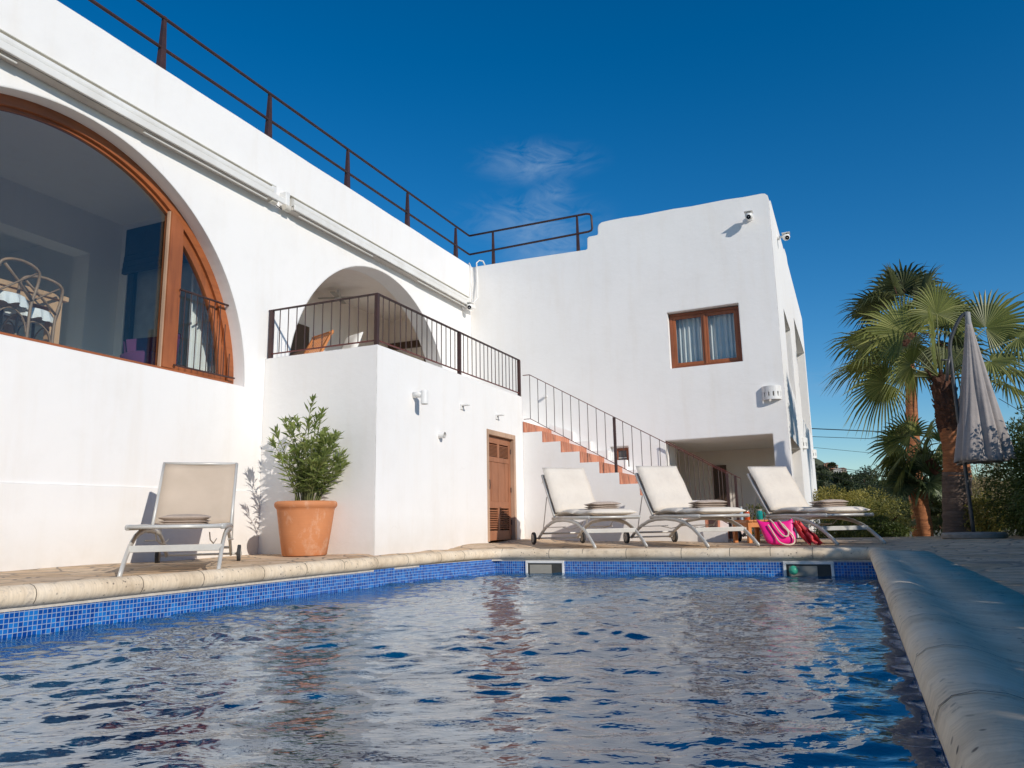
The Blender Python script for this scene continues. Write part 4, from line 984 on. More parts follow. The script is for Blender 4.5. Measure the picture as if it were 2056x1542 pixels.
def jar(p, mat, label, r=.036, h=.11, handle=False, lid=True, name='drink_jar'):
    t = thing(name, label, 'jar', p)
    m = MB(); m.lathe([(r*.9, 0), (r, .006), (r*1.02, h*.75), (r*.85, h*.9), (r*.85, h), (r*.8, h), (r*.8, .01), (.001, .01)], p, 22); m.lathe([(.001, 0), (r*.9, 0)], p, 22); m.build('body', mat, t, smooth=True)
    if lid: m = MB(); m.lathe([(.001, h + .012), (r*.88, h + .012), (r*.9, h - .004)], p, 22); m.build('lid', HUBM, t)
    if handle: m = MB(); m.tube([(p[0] + r*.9, p[1], p[2] + h*.75), (p[0] + r*1.6, p[1], p[2] + h*.72), (p[0] + r*1.7, p[1], p[2] + h*.35), (p[0] + r*.9, p[1], p[2] + h*.22)], .006, 8); m.build('handle', mat, t, smooth=True)
pj = T0 + e1*.05 + e2*.08; jar((pj.x, pj.y, zt), ORNG, 'orange drink in a jar on the left side of the teak table', .034, .115)
pj = T0 + e1*.25 + e2*.10; jar((pj.x, pj.y, zt), TEAL, 'teal glass mug with a handle on the teak table', .042, .125, True)
pj = T0 + e1*.10 + e2*.30; jar((pj.x, pj.y, zt), PALEB, 'pale blue bottle at the back of the teak table', .022, .17, name='bottle')
# bag
BO = Vector((-.83, 9.95, .002)); bx = Vector((.97, .22, 0)).normalized(); by = Vector((-.22, .97, 0))
bag = thing('beach_bag', 'glossy pink rubber tote bag with cream rope handles beside the teak table', 'bag', BO)
m = MB(); nA = 40; lev = [(0, .70, .5), (.03, .92, .85), (.08, 1.0, 1.0), (.17, 1.04, .9), (.26, 1.12, .72), (.30, 1.16, .66)]
for (z, sx, sy) in lev:
    for k in range(nA):
        a = 2*PI*k/nA; ca, sa = math.cos(a), math.sin(a); px = math.copysign(abs(ca) ** .5, ca) * .185 * sx; py = math.copysign(abs(sa) ** .6, sa) * .085 * sy
        zz = z + (.02 * math.cos(2*a) * (z / .3) ** 2) ; lean = -.30 * z
        p = BO + bx * (px + lean * .75 * (1 if z else 0)) + by * (py + .25 * z); m.v.append((p.x, p.y, BO.z + zz + .004))
for i in range(len(lev) - 1):
    for k in range(nA): m.f.append((i*nA + k, i*nA + (k+1) % nA, (i+1)*nA + (k+1) % nA, (i+1)*nA + k))
m.f.append(tuple(range(nA))[::-1]); bo = m.build('body', PINK, bag, smooth=True, recalc=False); q = bo.modifiers.new('th', 'SOLIDIFY'); q.thickness = .008; q.offset = -1
q = bo.modifiers.new('s', 'SUBSURF'); q.levels = 1; q.render_levels = 1
def bp(u, v, z): p = BO + bx * (u - .22 * z) + by * (v + .25 * z); p = p - by * .022; return (p.x, p.y, BO.z + z)
m = MB(); L = [(-.10, -.062, .25), (-.085, -.075, .20), (-.065, -.08, .12), (-.04, -.092, .05), (.01, -.105, .018), (.08, -.105, .015), (.13, -.09, .04), (.145, -.082, .10), (.12, -.075, .16), (.085, -.07, .23), (.07, -.06, .26)]
def smooth_path(L, n=5):
    out = []
    for i in range(len(L) - 1):
        p0, p1, p2, p3 = [Vector(L[max(0, min(len(L)-1, j))]) for j in (i-1, i, i+1, i+2)]
        for k in range(n):
            t = k / n; out.append(.5 * ((2*p1) + (-p0 + p2)*t + (2*p0 - 5*p1 + 4*p2 - p3)*t*t + (-p0 + 3*p1 - 3*p2 + p3)*t*t*t))
    return out + [Vector(L[-1])]
m.tube(smooth_path([bp(*q) for q in L]), .0095, 10); m.build('handle', ROPE, bag, smooth=True)
L2 = [(-.06, .03, .30), (-.05, -.02, .31), (-.03, -.07, .26), (.0, -.085, .17), (.04, -.092, .115), (.085, -.088, .12), (.10, -.08, .17), (.07, -.07, .22), (.05, -.05, .285), (.04, .0, .30)]
m = MB(); m.tube(smooth_path([bp(*q) for q in L2]), .0095, 10); m.build('handle', ROPE, bag, smooth=True)
# coral beach cloth slumped at the bag's right side
m = MB(); n1, n2 = 26, 16; CO = BO + bx * .29 + by * .04
for i in range(n1):
    for j in range(n2):
        t = i / (n1 - 1); s = j / (n2 - 1) - .5
        z = .26 * (1 - t) ** 1.1 + .02 + .02 * math.sin(s * 22 + t * 5)
        u = -.10 + .17 * t + s * (.10 + .09 * t) + .012 * math.sin(s * 30 + 4*t); v = -.02 - .09 * t + .05 * math.cos(s * 14 + t * 3) + .02 * math.sin(t * 17)
        p = CO + bx * u + by * v; m.v.append((p.x, p.y, BO.z + max(.006, z)))
for i in range(n1 - 1):
    for j in range(n2 - 1): m.f.append((i*n2 + j, (i+1)*n2 + j, (i+1)*n2 + j + 1, i*n2 + j + 1))
o = m.build('beach_cloth', REDC, smooth=True, recalc=False); q = o.modifiers.new('th', 'SOLIDIFY'); q.thickness = .006
tag(o, 'crumpled coral red beach cloth slumped against the pink bag', 'beach cloth')

# ------------------------------------------------------------------ potted oleander
camera_scale(True)
PC = Vector((-6.62, 8.235, -.042))
pot = thing('terracotta_pot', 'large terracotta pot with rolled rim in the corner by the store room', 'plant pot', PC)
k_ = 1.0
m = MB(); pr_ = [(.001, .0), (.27, .0), (.285, .012), (.33, .30), (.368, .575), (.372, .60), (.385, .612), (.402, .635), (.405, .665), (.395, .692), (.375, .70), (.35, .69), (.345, .65), (.335, .60)]
m.lathe(pr_, PC, 64); m.build('pot', TERRA, pot, smooth=True)
m = MB(); m.lathe([(.001, .66), (.2, .665), (.345, .655)], PC, 40); m.build('gravel', SOIL, pot)
pl = thing('potted_oleander', 'bushy green oleander growing in the terracotta pot', 'plant', PC + Vector((0, 0, .66)))
random.seed(5)
def leaf(m, p, d, L, w, bend=.25):
    d = Vector(d).normalized(); sd = d.cross(Vector((0,0,1)))
    if sd.length < .1: sd = Vector((1,0,0))
    sd.normalize(); sd = (Matrix.Rotation(random.uniform(-.8, .8), 3, d) @ sd)
    p = Vector(p); mid = p + d * L * .5; tip = p + d * L + Vector((0, 0, -L * bend)); o = len(m.v)
    fold = sd.cross(d) * w * .15
    m.v += [tuple(p), tuple(mid + sd * w / 2 + fold), tuple(mid - sd * w / 2 + fold), tuple(tip)]
    m.f += [(o, o + 1, o + 3, o + 2)]
lv = MB(); stm = MB()
base = PC + Vector((0, 0, .66))
for k in range(50):
    a = random.uniform(0, 2*PI); rr = random.uniform(.0, 1) ** .6
    bx0 = base + Vector((math.cos(a) * .17 * rr, math.sin(a) * .17 * rr, 0))
    H = random.uniform(.62, 1.12) * (1.14 - .50 * rr) + (.12 if k < 5 else 0)
    if k == 0: H, rr, a = 1.36, .15, 0
    if k in (1, 2): H, rr, a = 1.18, .45, PI if k == 1 else PI*.9
    lean = .10 + .60 * rr
    P = [bx0 + Vector((math.cos(a) * lean * t ** 1.5 * H * .9, math.sin(a) * lean * t ** 1.5 * H * .75, t * H * (1 - .1 * rr))) for t in [i / 8 for i in range(9)]]
    stm.tube(P, [.009 - .0007 * i for i in range(9)], 5)
    nw = int(H / .072)
    for i in range(2, nw + 1):
        t = i / nw; q = t * 8; i0 = min(7, int(q)); p = P[i0].lerp(P[i0+1], q - i0); tang = (P[i0+1] - P[i0]).normalized()
        a0 = random.uniform(0, 2*PI)
        for j in range(3 if t < .9 else 7):
            az = a0 + j * 2*PI/ (3 if t < .9 else 7); e = random.uniform(.25, .75) + (.55 if t > .85 else 0)
            dv = Vector((math.cos(az), math.sin(az), 0)) * math.cos(e) + tang * math.sin(e)
            if t < .3 and random.random() < .35: continue
            leaf(lv, p, dv, random.uniform(.14, .21) * (.8 if t > .93 else 1), random.uniform(.028, .040), random.uniform(.0, .35))
lv.build('foliage', OLEA, pl, recalc=False); stm.build('stem', STEMM, pl, smooth=True)

# ------------------------------------------------------------------ parasol
CAM_SCALE.update(k=.89, dz=.0347)  # parasol is scaled about the camera point by its own factor
UX, UY = 1.495, 12.6
ub = thing('folded_parasol', 'folded grey cantilever parasol on a curved pole beside the palm', 'parasol', (UX, UY, 0))
m = MB(); m.lathe([(.001, .0), (.38, .0), (.405, .02), (.405, .065), (.385, .088), (.10, .095), (.001, .095)], (UX + .005, UY, 0), 48); m.build('base', CONC, ub, smooth=False)
m = MB(); m.tube(smooth_path([(1.502, UY, .09), (1.497, UY, .986), (1.489, UY, 1.834), (1.486, UY, 2.55), (1.497, UY, 2.78), (1.54, UY, 2.93), (1.64, UY, 3.13), (1.715, UY, 3.22), (1.775, UY, 3.245)]), .026, 14); m.build('pole', POLEM, ub, smooth=True)
m = MB(); m.tube([(1.40, UY - .02, 2.26), (1.44, UY - .02, 2.50), (1.478, UY - .01, 2.62)], .022, 10); m.tube([(1.45, UY - .05, 2.56), (1.36, UY - .08, 2.56)], .012, 8); m.build('tilt_handle', POLEM, ub, smooth=True)
m = MB(); m.tube([(1.766, UY, 3.25), (1.766, UY, 3.06)], .04, 14); m.build('top_hub', M('hub_plastic', (.3, .3, .3), .5), ub, bevel=.006)
m = MB(); nf = 7; n = 180; rows = 26
for j in range(rows + 1):
    t = j / rows; z = 3.09 - 2.02 * t; rad = .042 + .365 * t ** 1.1; cx = 1.766 + (-.02) * t + .0
    for k in range(n):
        a = 2*PI*k/n; fold = abs(math.sin(nf * a / 2 + .9 * math.sin(a * 2 + 1) * .6 + .25 * math.sin(5 * t))) * (.86 + .14 * math.sin(19 * a + 4 * t)) ; r_ = rad * (1 - (.34 * t ** .5) * (1 - fold) ** 1.4) * (1 + .05 * math.sin(3*a + 1.3) * t)
        zz = z + (.05 * math.sin(a * 2 + .5) + .05 * (1 - fold)) * max(0, t - .75) * 4 * .5 - .06 * math.cos(a) * -1 * max(0, t - .7)
        m.v.append((cx + r_ * math.cos(a), UY + r_ * .82 * math.sin(a), zz))
for j in range(rows):
    for k in range(n): m.f.append((j*n + k, (j+1)*n + k, (j+1)*n + (k+1) % n, j*n + (k+1) % n))
o = m.build('canopy', PARASOL, ub, smooth=True, recalc=False); q = o.modifiers.new('th', 'SOLIDIFY'); q.thickness = .005
m = MB(); m.lathe([(.05, 1.12), (.30, 1.06), (.26, 1.14), (.05, 1.2)], (1.75, UY, 0), 40, wob=lambda i, a: 1 + .12 * math.sin(9*a)); m.build('inner_folds', PARASOL, ub, smooth=True)

# ------------------------------------------------------------------ palms
camera_scale(True)
def fan(m, pet, hub, d, rad, twist=0, n=34, spread=125, droop=.25, w0=.075):
    """costapalmate leaf: petiole from crown to hub, pleated leaflets fanned about d"""
    d = Vector(d).normalized(); sd = d.cross(Vector((0,0,1)))
    if sd.length < .2: sd = Vector((1, 0, 0))
    sd.normalize(); sd = Matrix.Rotation(twist, 3, d) @ sd; nn = sd.cross(d).normalized(); hub = Vector(hub)
    for i in range(n):
        a = R(-spread + 2 * spread * i / (n - 1)); L = rad * (1 - .28 * (abs(a) / R(spread)) ** 2) * random.uniform(.93, 1.05)
        ld = d * math.cos(a) + sd * math.sin(a); lp = sd * math.cos(a) - d * math.sin(a)
        step = R(2 * spread / (n - 1)); dr = droop * random.uniform(.6, 1.4)
        o = len(m.v); T = [(.0, .3), (.26, 1.0), (.44, 1.0), (.72, .5), (1.0, .05)]
        for (t, wd) in T:
            r_ = L * t + .02; half = min(r_ * math.tan(step / 2) * 1.04, w0 / 2) * (wd if t > .5 else 1)
            drop = Vector((0, 0, -dr * L * max(0, t - .35) ** 2 * 1.6)); cup = nn * (.05 * rad * math.cos(a * .7) * t)
            c = hub + ld * r_ + drop + cup; rg = nn * half * .55
            m.v += [tuple(c - lp * half), tuple(c + rg), tuple(c + lp * half)]
        for k in range(len(T) - 1):
            b = o + k*3; m.f += [(b, b+1, b+4, b+3), (b+1, b+2, b+5, b+4)]
def palm(name, label, base, trunk, crown, fronds, mat, boots=None, group=None, lower=None, seed=1, rad=.8, pet=.8, n=34, droop=.3, tr_mat=TRUNKO):
    random.seed(seed)
    t = thing(name, label, 'palm tree', base, group)
    def rings(P, rr, n_=26, amp=.03, freq=24, rough=0):
        m = MB(); pts = smooth_path(P, 14); L = len(pts); rad_ = []
        for i in range(L): 
            q = i / (L - 1) * (len(rr) - 1); k = min(len(rr) - 2, int(q)); r_ = rr[k] + (rr[k+1] - rr[k]) * (q - k)
            rad_.append(r_ * (1 + amp * (((i * freq / L) % 1) - .5)))
        m.tube(pts, rad_, n_)
        if rough: m.v = [tuple(Vector(v) * 1 + Vector((noise.noise(Vector(v) * 11), noise.noise(Vector(v) * 11 + Vector((9, 0, 0))), 0)) * rough) for v in m.v]
        return m
    if lower: rings(*lower, rough=.02).build('trunk_base', TRUNKG, t, smooth=True)
    rings(*trunk, rough=.012).build('trunk', tr_mat, t, smooth=True)
    if boots:
        m = rings(*boots, rough=.05)
        P = smooth_path(boots[0], 8)
        for k in range(70):
            p = random.choice(P); a = random.uniform(0, 2*PI); r_ = boots[1][0]
            q = p + Vector((math.cos(a) * r_ * .85, math.sin(a) * r_ * .85, 0)); m.bar(q, q + Vector((math.cos(a) * .06, math.sin(a) * .06, random.uniform(.06, .16))), .05, .014)
        m.build('leaf_boots', TRUNKD, t)
    m = MB(); st_ = MB(); C_ = Vector(crown)
    for (az, el, pl_, r_, tw_, dr_) in fronds:
        az, el = R(az), R(el); d = Vector((math.cos(az)*math.cos(el), math.sin(az)*math.cos(el), math.sin(el)))
        h = C_ + d * pl_ * pet; h.z -= .12 * pl_ * math.cos(el); mid = C_ + d * pl_ * pet * .5 + Vector((0, 0, .03))
        st_.tube([C_ + d * .04, mid, h], [.022, .014, .010], 6)
        dd = (h - mid).normalized() - Vector((0, 0, dr_ * .35)); fan(m, None, h, dd, rad * r_, R(tw_), n=n, droop=droop * (1 + dr_))
    m.build('crown', mat, t, recalc=False); st_.build('leaf_stalks', STEMM if mat is not PALMD else TRUNKD, t, smooth=True)
    return t
rnd = random.Random(3)
# azimuth is measured in the world: 0 = +x (right), 90 = away, 180 = left, 270 = towards the camera
fr_main = [(205, 58, 1.15, 1.0, 88, .05), (184, 24, 1.3, .95, 12, .9), (197, 4, 1.0, .95, 50, .7), (180, 40, 1.5, .9, 15, .7),
           (2, 50, 1.3, 1.05, 80, .15), (350, 30, 1.5, 1.0, 35, .7), (12, 10, 1.25, 1.0, 10, .9), (345, -8, 1.05, 1.0, 0, .9), (285, 82, 1.25, .8, 20, 0), (60, 66, 1.3, .85, 50, .1),
           (150, 48, 1.2, .85, 60, .3), (110, 25, 1.0, .85, 10, .6), (262, 48, 1.0, .85, 88, .1), (230, 20, .85, .8, 60, .6), (320, 15, 1.0, .8, 30, .8)]
palm('fan_palm', 'stout fan palm with orange trunk right behind the folded parasol', (1.699, 16.002, -0.150),
     ([(1.754, 16.002, 1.011), (1.776, 16.002, 1.449), (1.754, 16.002, 1.921)], [.235, .203, .197], 26, .05, 20), (1.688, 16.002, 2.841), fr_main, PALM,
     boots=([(1.754, 16.002, 1.833), (1.732, 16.002, 2.271), (1.688, 16.002, 2.885)], [.203, .208, .143], 26, .08, 12),
     lower=([(1.666, 16.002, -0.150), (1.699, 16.002, 0.463), (1.754, 16.002, 1.088)], [.268, .235, .235], 26, .04, 18), seed=2, rad=.96, pet=.98, n=42)
fr_t = []
for k in range(25): fr_t.append((k * 137.5 % 360, rnd.uniform(-38, 75), rnd.uniform(.8, 1.1), rnd.uniform(.85, 1.05), rnd.uniform(-70, 70), rnd.uniform(.2, .8)))
palm('tall_fan_palm', 'tall dark crowned fan palm with a slim orange trunk behind the stout palm', (1.45, 21, -.25),
     ([(1.43, 21, -.2), (1.43, 21, 1.6), (1.54, 21, 3.4), (1.58, 21, 4.5)], [.21, .17, .125, .12], 22, .05, 40), (1.60, 21, 5.0), fr_t, PALMD,
     boots=([(1.58, 21, 4.3), (1.59, 21, 4.7), (1.60, 21, 5.05)], [.16, .21, .16], 20, .08, 10), seed=4, rad=1.0, pet=1.05, n=26)
fr_m = [(175, 8, 1.0, 1.0, 15, .7), (190, 38, 1.0, 1.05, 70, .2), (150, -12, .9, .95, 10, .8), (200, 65, .9, 1.0, 90, 0), (10, 40, .9, .95, 60, .3), (350, 5, .9, .9, 10, .8), (100, 50, 1, .9, 40, .3), (260, 30, .8, .9, 60, .4), (60, 15, .9, .9, 10, .6), (225, 12, .9, .95, 30, .6), (300, 60, .8, .9, 60, .2), (182, -28, .8, .85, 0, 1.0)]
palm('young_fan_palm', 'young fan palm with broad pale green leaves left of the orange trunk', (1.90, 17.2, -.15),
     ([(1.90, 17.2, -.15), (1.80, 17.2, .7), (1.42, 17.2, 1.42)], [.12, .10, .09], 18, .06, 20), (1.34, 17.2, 1.55), fr_m, PALM, seed=5, rad=.60, pet=.50, n=30, tr_mat=TRUNKD)
fr_s = [(rnd.uniform(0, 360), rnd.uniform(12, 80), rnd.uniform(.7, 1.1), rnd.uniform(.8, 1.1), rnd.uniform(-80, 80), rnd.uniform(0, .3)) for k in range(26)]
palm('dwarf_palm', 'short spiky dwarf palm with an orange trunk below the young fan palm', (1.25, 17.5, -.15),
     ([(1.27, 17.5, -.15), (1.24, 17.5, .3), (1.22, 17.5, .84)], [.14, .145, .15], 22, .09, 16), (1.24, 17.5, .92), fr_s, PALMB, seed=6, rad=.42, pet=.42, n=18, droop=.05)
fr_s2 = [(rnd.uniform(0, 360), rnd.uniform(-10, 80), rnd.uniform(.7, 1.1), rnd.uniform(.8, 1.1), rnd.uniform(-80, 80), rnd.uniform(0, .4)) for k in range(26)]
palm('dwarf_palm', 'low dwarf palm clump between the spiky palm and the orange trunk', (1.80, 18.4, -.15),
     ([(1.80, 18.4, -.15), (1.82, 18.4, .1), (1.84, 18.4, .3)], [.15, .14, .13], 18, .09, 12), (1.84, 18.4, .35), fr_s2, PALMB, seed=8, rad=.40, pet=.50, n=16, droop=.05)

# ------------------------------------------------------------------ shrubs and hedges
def leaves(m, c, rad, n, L, w, flat=1.0, shell=.55, up=.2):
    c = Vector(c)
    for _ in range(n):
        a = random.uniform(0, 2*PI); z = random.uniform(-1, 1); s = math.sqrt(1 - z*z); q = Vector((s*math.cos(a), s*math.sin(a), z))
        k = shell + (1 - shell) * random.random() ** .6; k *= 1 + .28 * noise.noise(q * 2.4 + c)
        p = c + Vector((q.x * rad[0], q.y * rad[1], q.z * rad[2])) * k
        d = (q + Vector((random.gauss(0, .6), random.gauss(0, .6), random.gauss(up, .5)))).normalized()
        leaf(m, p, d, L * random.uniform(.7, 1.3), w * random.uniform(.8, 1.2), random.uniform(0, .5))
def shrub(name, label, c, rad, n, L, w, mat, group, seed, cat='shrub', blobs=5):
    random.seed(seed); c = Vector(c); t = thing(name, label, cat, (c.x, c.y, -.15), group); m = MB(); st_ = MB()
    for k in range(blobs):
        o = Vector((random.uniform(-.6, .6) * rad[0], random.uniform(-.6, .6) * rad[1], random.uniform(-.45, .55) * rad[2])) if k else Vector((0,0,0))
        f = random.uniform(.45, .7) if k else .8; cc = c + o
        leaves(m, cc, [r_ * f for r_ in rad], n // blobs, L, w)
        st_.tube([(c.x, c.y, -.3), tuple((Vector((c.x, c.y, 0)) + cc) / 2), tuple(cc)], [.03, .02, .008], 5)
    m.build('foliage', mat, t, recalc=False); st_.build('stem', TRUNKD, t)
    return t
G = 'garden shrubs behind the deck'
shrub('shrub', 'mixed green shrub right behind the far lounger next to the house corner', (-.35, 19, .25), (.75, .7, .5), 3400, .08, .03, SHRUB1, G, 21)
shrub('yellow_shrub', 'yellow green shrub catching the sun beyond the far lounger towel', (-.4, 23.5, .62), (.85, .8, .48), 3400, .09, .04, SHRUB2, G, 22)
shrub('shrub', 'rounded olive green shrub in the gap between lounger and short palm', (.55, 20, .28), (.8, .8, .55), 3600, .08, .03, SHRUB1, G, 23)
shrub('yellow_shrub', 'tall yellowish shrub behind the middle of the garden gap', (.6, 25, .55), (.9, .8, .5), 2800, .09, .04, SHRUB2, G, 24)
shrub('dark_shrub', 'dark leafy shrub at the foot of the short palms', (.45, 17.6, .05), (.45, .4, .26), 2600, .07, .03, HEDGE, G, 25)
shrub('dark_shrub', 'dark bush filling the space right of the dwarf palm trunk', (1.9, 18.6, .35), (.8, .8, .6), 3400, .08, .032, HEDGE, G, 26)
shrub('dry_shrub', 'straw coloured dry tall weeds between the parasol and the dark hedge', (2.35, 17.5, .75), (.5, .5, .75), 2200, .13, .014, DRY, G, 27)
shrub('yellow_shrub', 'yellow green shrub low behind the parasol base', (2.15, 16.0, .35), (.45, .5, .55), 2600, .07, .028, SHRUB2, G, 28)
shrub('shrub', 'low green shrub at the edge of the deck behind the lounger legs', (-.2, 17.2, .0), (.6, .5, .26), 2400, .06, .024, SHRUB1, G, 29)
# planter shrub seen between the loungers, against the porch pillar
shrub('shrub', 'small leafy shrub growing in the porch behind the teak table', (-1.85, 16.6, .30), (.40, .35, .36), 700, .09, .024, SHRUB1, G, 30)
# hedges
def hedge(name, label, segs, mat, n, L, w, seed, grp=None):
    random.seed(seed); t = thing(name, label, 'hedge', segs[0][0], grp); m = MB(); st_ = MB()
    for (c, rad, k) in segs:
        leaves(m, c, rad, int(n * k), L, w, shell=.45)
        if n > 4000 and L > .14: leaves(m, c, [q * .7 for q in rad], 420, .34, .2, shell=.1)
        st_.tube([(c[0], c[1], -.2), (c[0] + .1, c[1], c[2] * .6), (c[0], c[1] + .1, c[2] + rad[2] * .3)], [.04, .03, .01], 5)
    m.build('foliage', mat, t, recalc=False); st_.build('stem', TRUNKD, t)
    return t
segs = []; rh = random.Random(12)
for i in range(5): segs.append(((2.75 + .12 * math.sin(i), 12.9 + .55 * i, .75), (.62 + rh.uniform(-.04, .06), .62, 1.15 + rh.uniform(-.08, .1)), 1.0))
hedge('hedge', 'tall dark green leafy hedge at the right edge behind the parasol', segs, HEDGE, 5200, .09, .026, 31)
camera_scale(False)
segs = []
for i in range(21): segs.append(((3.75 + .15 * math.sin(i * 1.7), -7.2 + .82 * i, .8), (.75, .80, 1.42 + (.6 if i < 13 else 0) + rh.uniform(-.02, .2)), 1.0))
hedge('garden_hedge', 'long dense clipped hedge shading the right side of the deck', segs, HEDGE, 4200, .15, .062, 32)

# ------------------------------------------------------------------ far landscape
g = MB()
def hz(x, y):
    h = 12.5 * math.exp(-((x + 12) / 13) ** 2) * sm(95, 150, y) + 3.2 * math.exp(-((x - 26) / 30) ** 2) * sm(90, 150, y) + 1.5 * sm(70, 140, y) + .8 * noise.noise(Vector((x * .05, y * .05, 0)))
    return h - 1.4
ring_sheet(g, lin(-120, 160, 5), lin(60, 320, 6), lambda x, y: False, hz); struct('hill', g, HILLM, recalc=False, smooth=True)
random.seed(41); m = MB(); tk = MB()
def pine(m, x, y, s, L=.55):
    z = hz(x, y); tk.tube([(x, y, z - .5), (x, y, z + s * .9)], [.12 * s ** .5, .05], 5)
    for k in range(5):
        c = Vector((x + random.uniform(-.45, .45) * s, y + random.uniform(-.45, .45) * s, z + s * random.uniform(.65, 1.15))); r_ = s * random.uniform(.3, .5)
        for _ in range(46):
            a = random.uniform(0, 2*PI); zz = random.uniform(-.7, 1); ss = math.sqrt(1 - zz*zz) if abs(zz) < 1 else 0; q = Vector((ss*math.cos(a), ss*math.sin(a), zz * .75)); p = c + q * r_ * random.uniform(.75, 1.1)
            leaf(m, p, q + Vector((random.gauss(0, .5), random.gauss(0, .5), random.gauss(.2, .4))), L * random.uniform(.6, 1.2), L * .55, .1)
for k in range(380):
    y = random.uniform(85, 150); x = random.uniform(-.075, .24) * y
    if x < .012 * y and y > 140: continue
    pine(m, x, y, random.uniform(.9, 1.5) if x < .012 * y else random.uniform(1.5, 2.7), .42)
tag(m.build('pine_wood', PINE, recalc=False), 'dark green pine wood covering the low ridge on the horizon', 'wood', kind='stuff')
tag(tk.build('pine_trunks', TRUNKD), 'thin trunks inside the far pine wood', 'wood', kind='stuff')
def far_house(x, y, w_, d_, h_, mat, label, roof=False, z=None, stor=2):
    z = hz(x, y) - .3 if z is None else z; t = thing('hillside_house', label, 'house', (x, y, z), 'houses on the far hillside')
    mb = MB(); mb.box(x - w_/2, y - d_/2, z, x + w_/2, y + d_/2, z + h_); mb.build('wall', mat, t)
    for s in range(stor):
        for k in range(3):
            xx = x - w_/2 + w_ * (k + .5) / 3; q = MB(); q.box(xx - w_*.07, y - d_/2 - .02, z + h_ * (s + .35) / stor, xx + w_*.07, y - d_/2 + .02, z + h_ * (s + .75) / stor); q.build('window', DARKWIN, t)
    q = MB()
    if roof: q.add([(x - w_*.55, y - d_*.55, z + h_), (x + w_*.55, y - d_*.55, z + h_), (x + w_*.55, y + d_*.55, z + h_), (x - w_*.55, y + d_*.55, z + h_), (x - w_*.2, y, z + h_*1.25), (x + w_*.2, y, z + h_*1.25)], [(0,1,5,4), (1,2,5), (2,3,4,5), (3,0,4), (0,3,2,1)]); q.build('roof', ROOFT, t)
    else: q.box(x - w_*.53, y - d_*.53, z + h_, x + w_*.53, y + d_*.53, z + h_ + .12); q.build('roof', mat, t)
far_house(-3.3, 142, 1.5, 2, 1.0, PLAST[1], 'orange house on the far hillside, leftmost beside the villa corner', True, None)
far_house(-2.0, 140, 1.2, 2, 1.0, PLAST[0], 'small white flat roofed house below the orange one', False, None, 1)
far_house(-1.3, 144, 1.4, 2, 1.2, PLAST[2], 'beige two storey house in the middle of the far hillside group', True, None)
far_house(.5, 142, 1.7, 2, .9, PLAST[0], 'wide white house at the right end of the far hillside group', False, None)
far_house(-2.6, 146, 1.3, 2, .9, PLAST[2], 'beige house with tiled roof highest on the far hillside', True, None, 1)
mm = MB(); hold = hz; random.seed(9)
tp = thing('hilltop_pine', 'umbrella pine on the hilltop above the far houses', 'tree', (-6, 158, 7.5))
mt_ = MB(); mt_.tube([(-6, 158, 7), (-6.1, 158, 9.2)], [.2, .1], 6); mt_.build('trunk', TRUNKD, tp)
for (dx, dz, r_) in ((0, 9.6, 1.0), (.9, 9.2, .7), (-.8, 9.3, .8), (1.8, 8.7, .55), (.3, 10.0, .6)): leaves(mm, (-6 + dx, 158, dz), (r_, r_, r_ * .6), 220, .4, .2)
mm.build('crown', PINE, tp, recalc=False)
# power cables
def cable(a, b, r_, label, sag=.3):
    a = Vector(a); b = Vector(b); m = MB(); P = [a.lerp(b, i / 24) - Vector((0, 0, sag * 4 * (i / 24) * (1 - i / 24))) for i in range(25)]; m.tube(P, r_, 5)
    tag(m.build('power_cable', CABLE, recalc=False), label, 'power cable', 'power cables across the sky')
def ext(p, q, k0=-1.5, k1=4): p = Vector(p); q = Vector(q); return p + (q - p) * k0, p + (q - p) * k1
for (p, q, r_, lab) in (((-1.99, 60, 6.80), (2.418, 60, 6.30), .035, 'thickest power cable, the topmost of those leaving the villa corner'),
                        ((-2.039, 60, 6.216), (2.526, 60, 5.757), .020, 'second power cable from the top behind the palms'),
                        ((-2.106, 60, 5.415), (2.268, 60, 4.713), .014, 'thin power cable at mid height between villa and palms'),
                        ((-2.214, 60, 4.16), (4.715, 60, 2.80), .020, 'power cable just over the treetops, upper one of the low pair'),
                        ((-2.223, 60, 4.02), (4.701, 60, 2.62), .018, 'power cable just over the treetops, lower one of the low pair'),
                        ((-2.259, 60, 3.573), (3.257, 60, 1.961), .014, 'lowest and steepest power cable running down to the trees'),
                        ((9.594, 60, 8.104), (10.92, 60, 6.985), .022, 'power cable right of the folded parasol slanting down')):
    a, b = (ext(p, q, 0, 3) if p[0] > 9 else ext(p, q, -1.2, 2.6)); cable(a, b, r_, lab, .0)

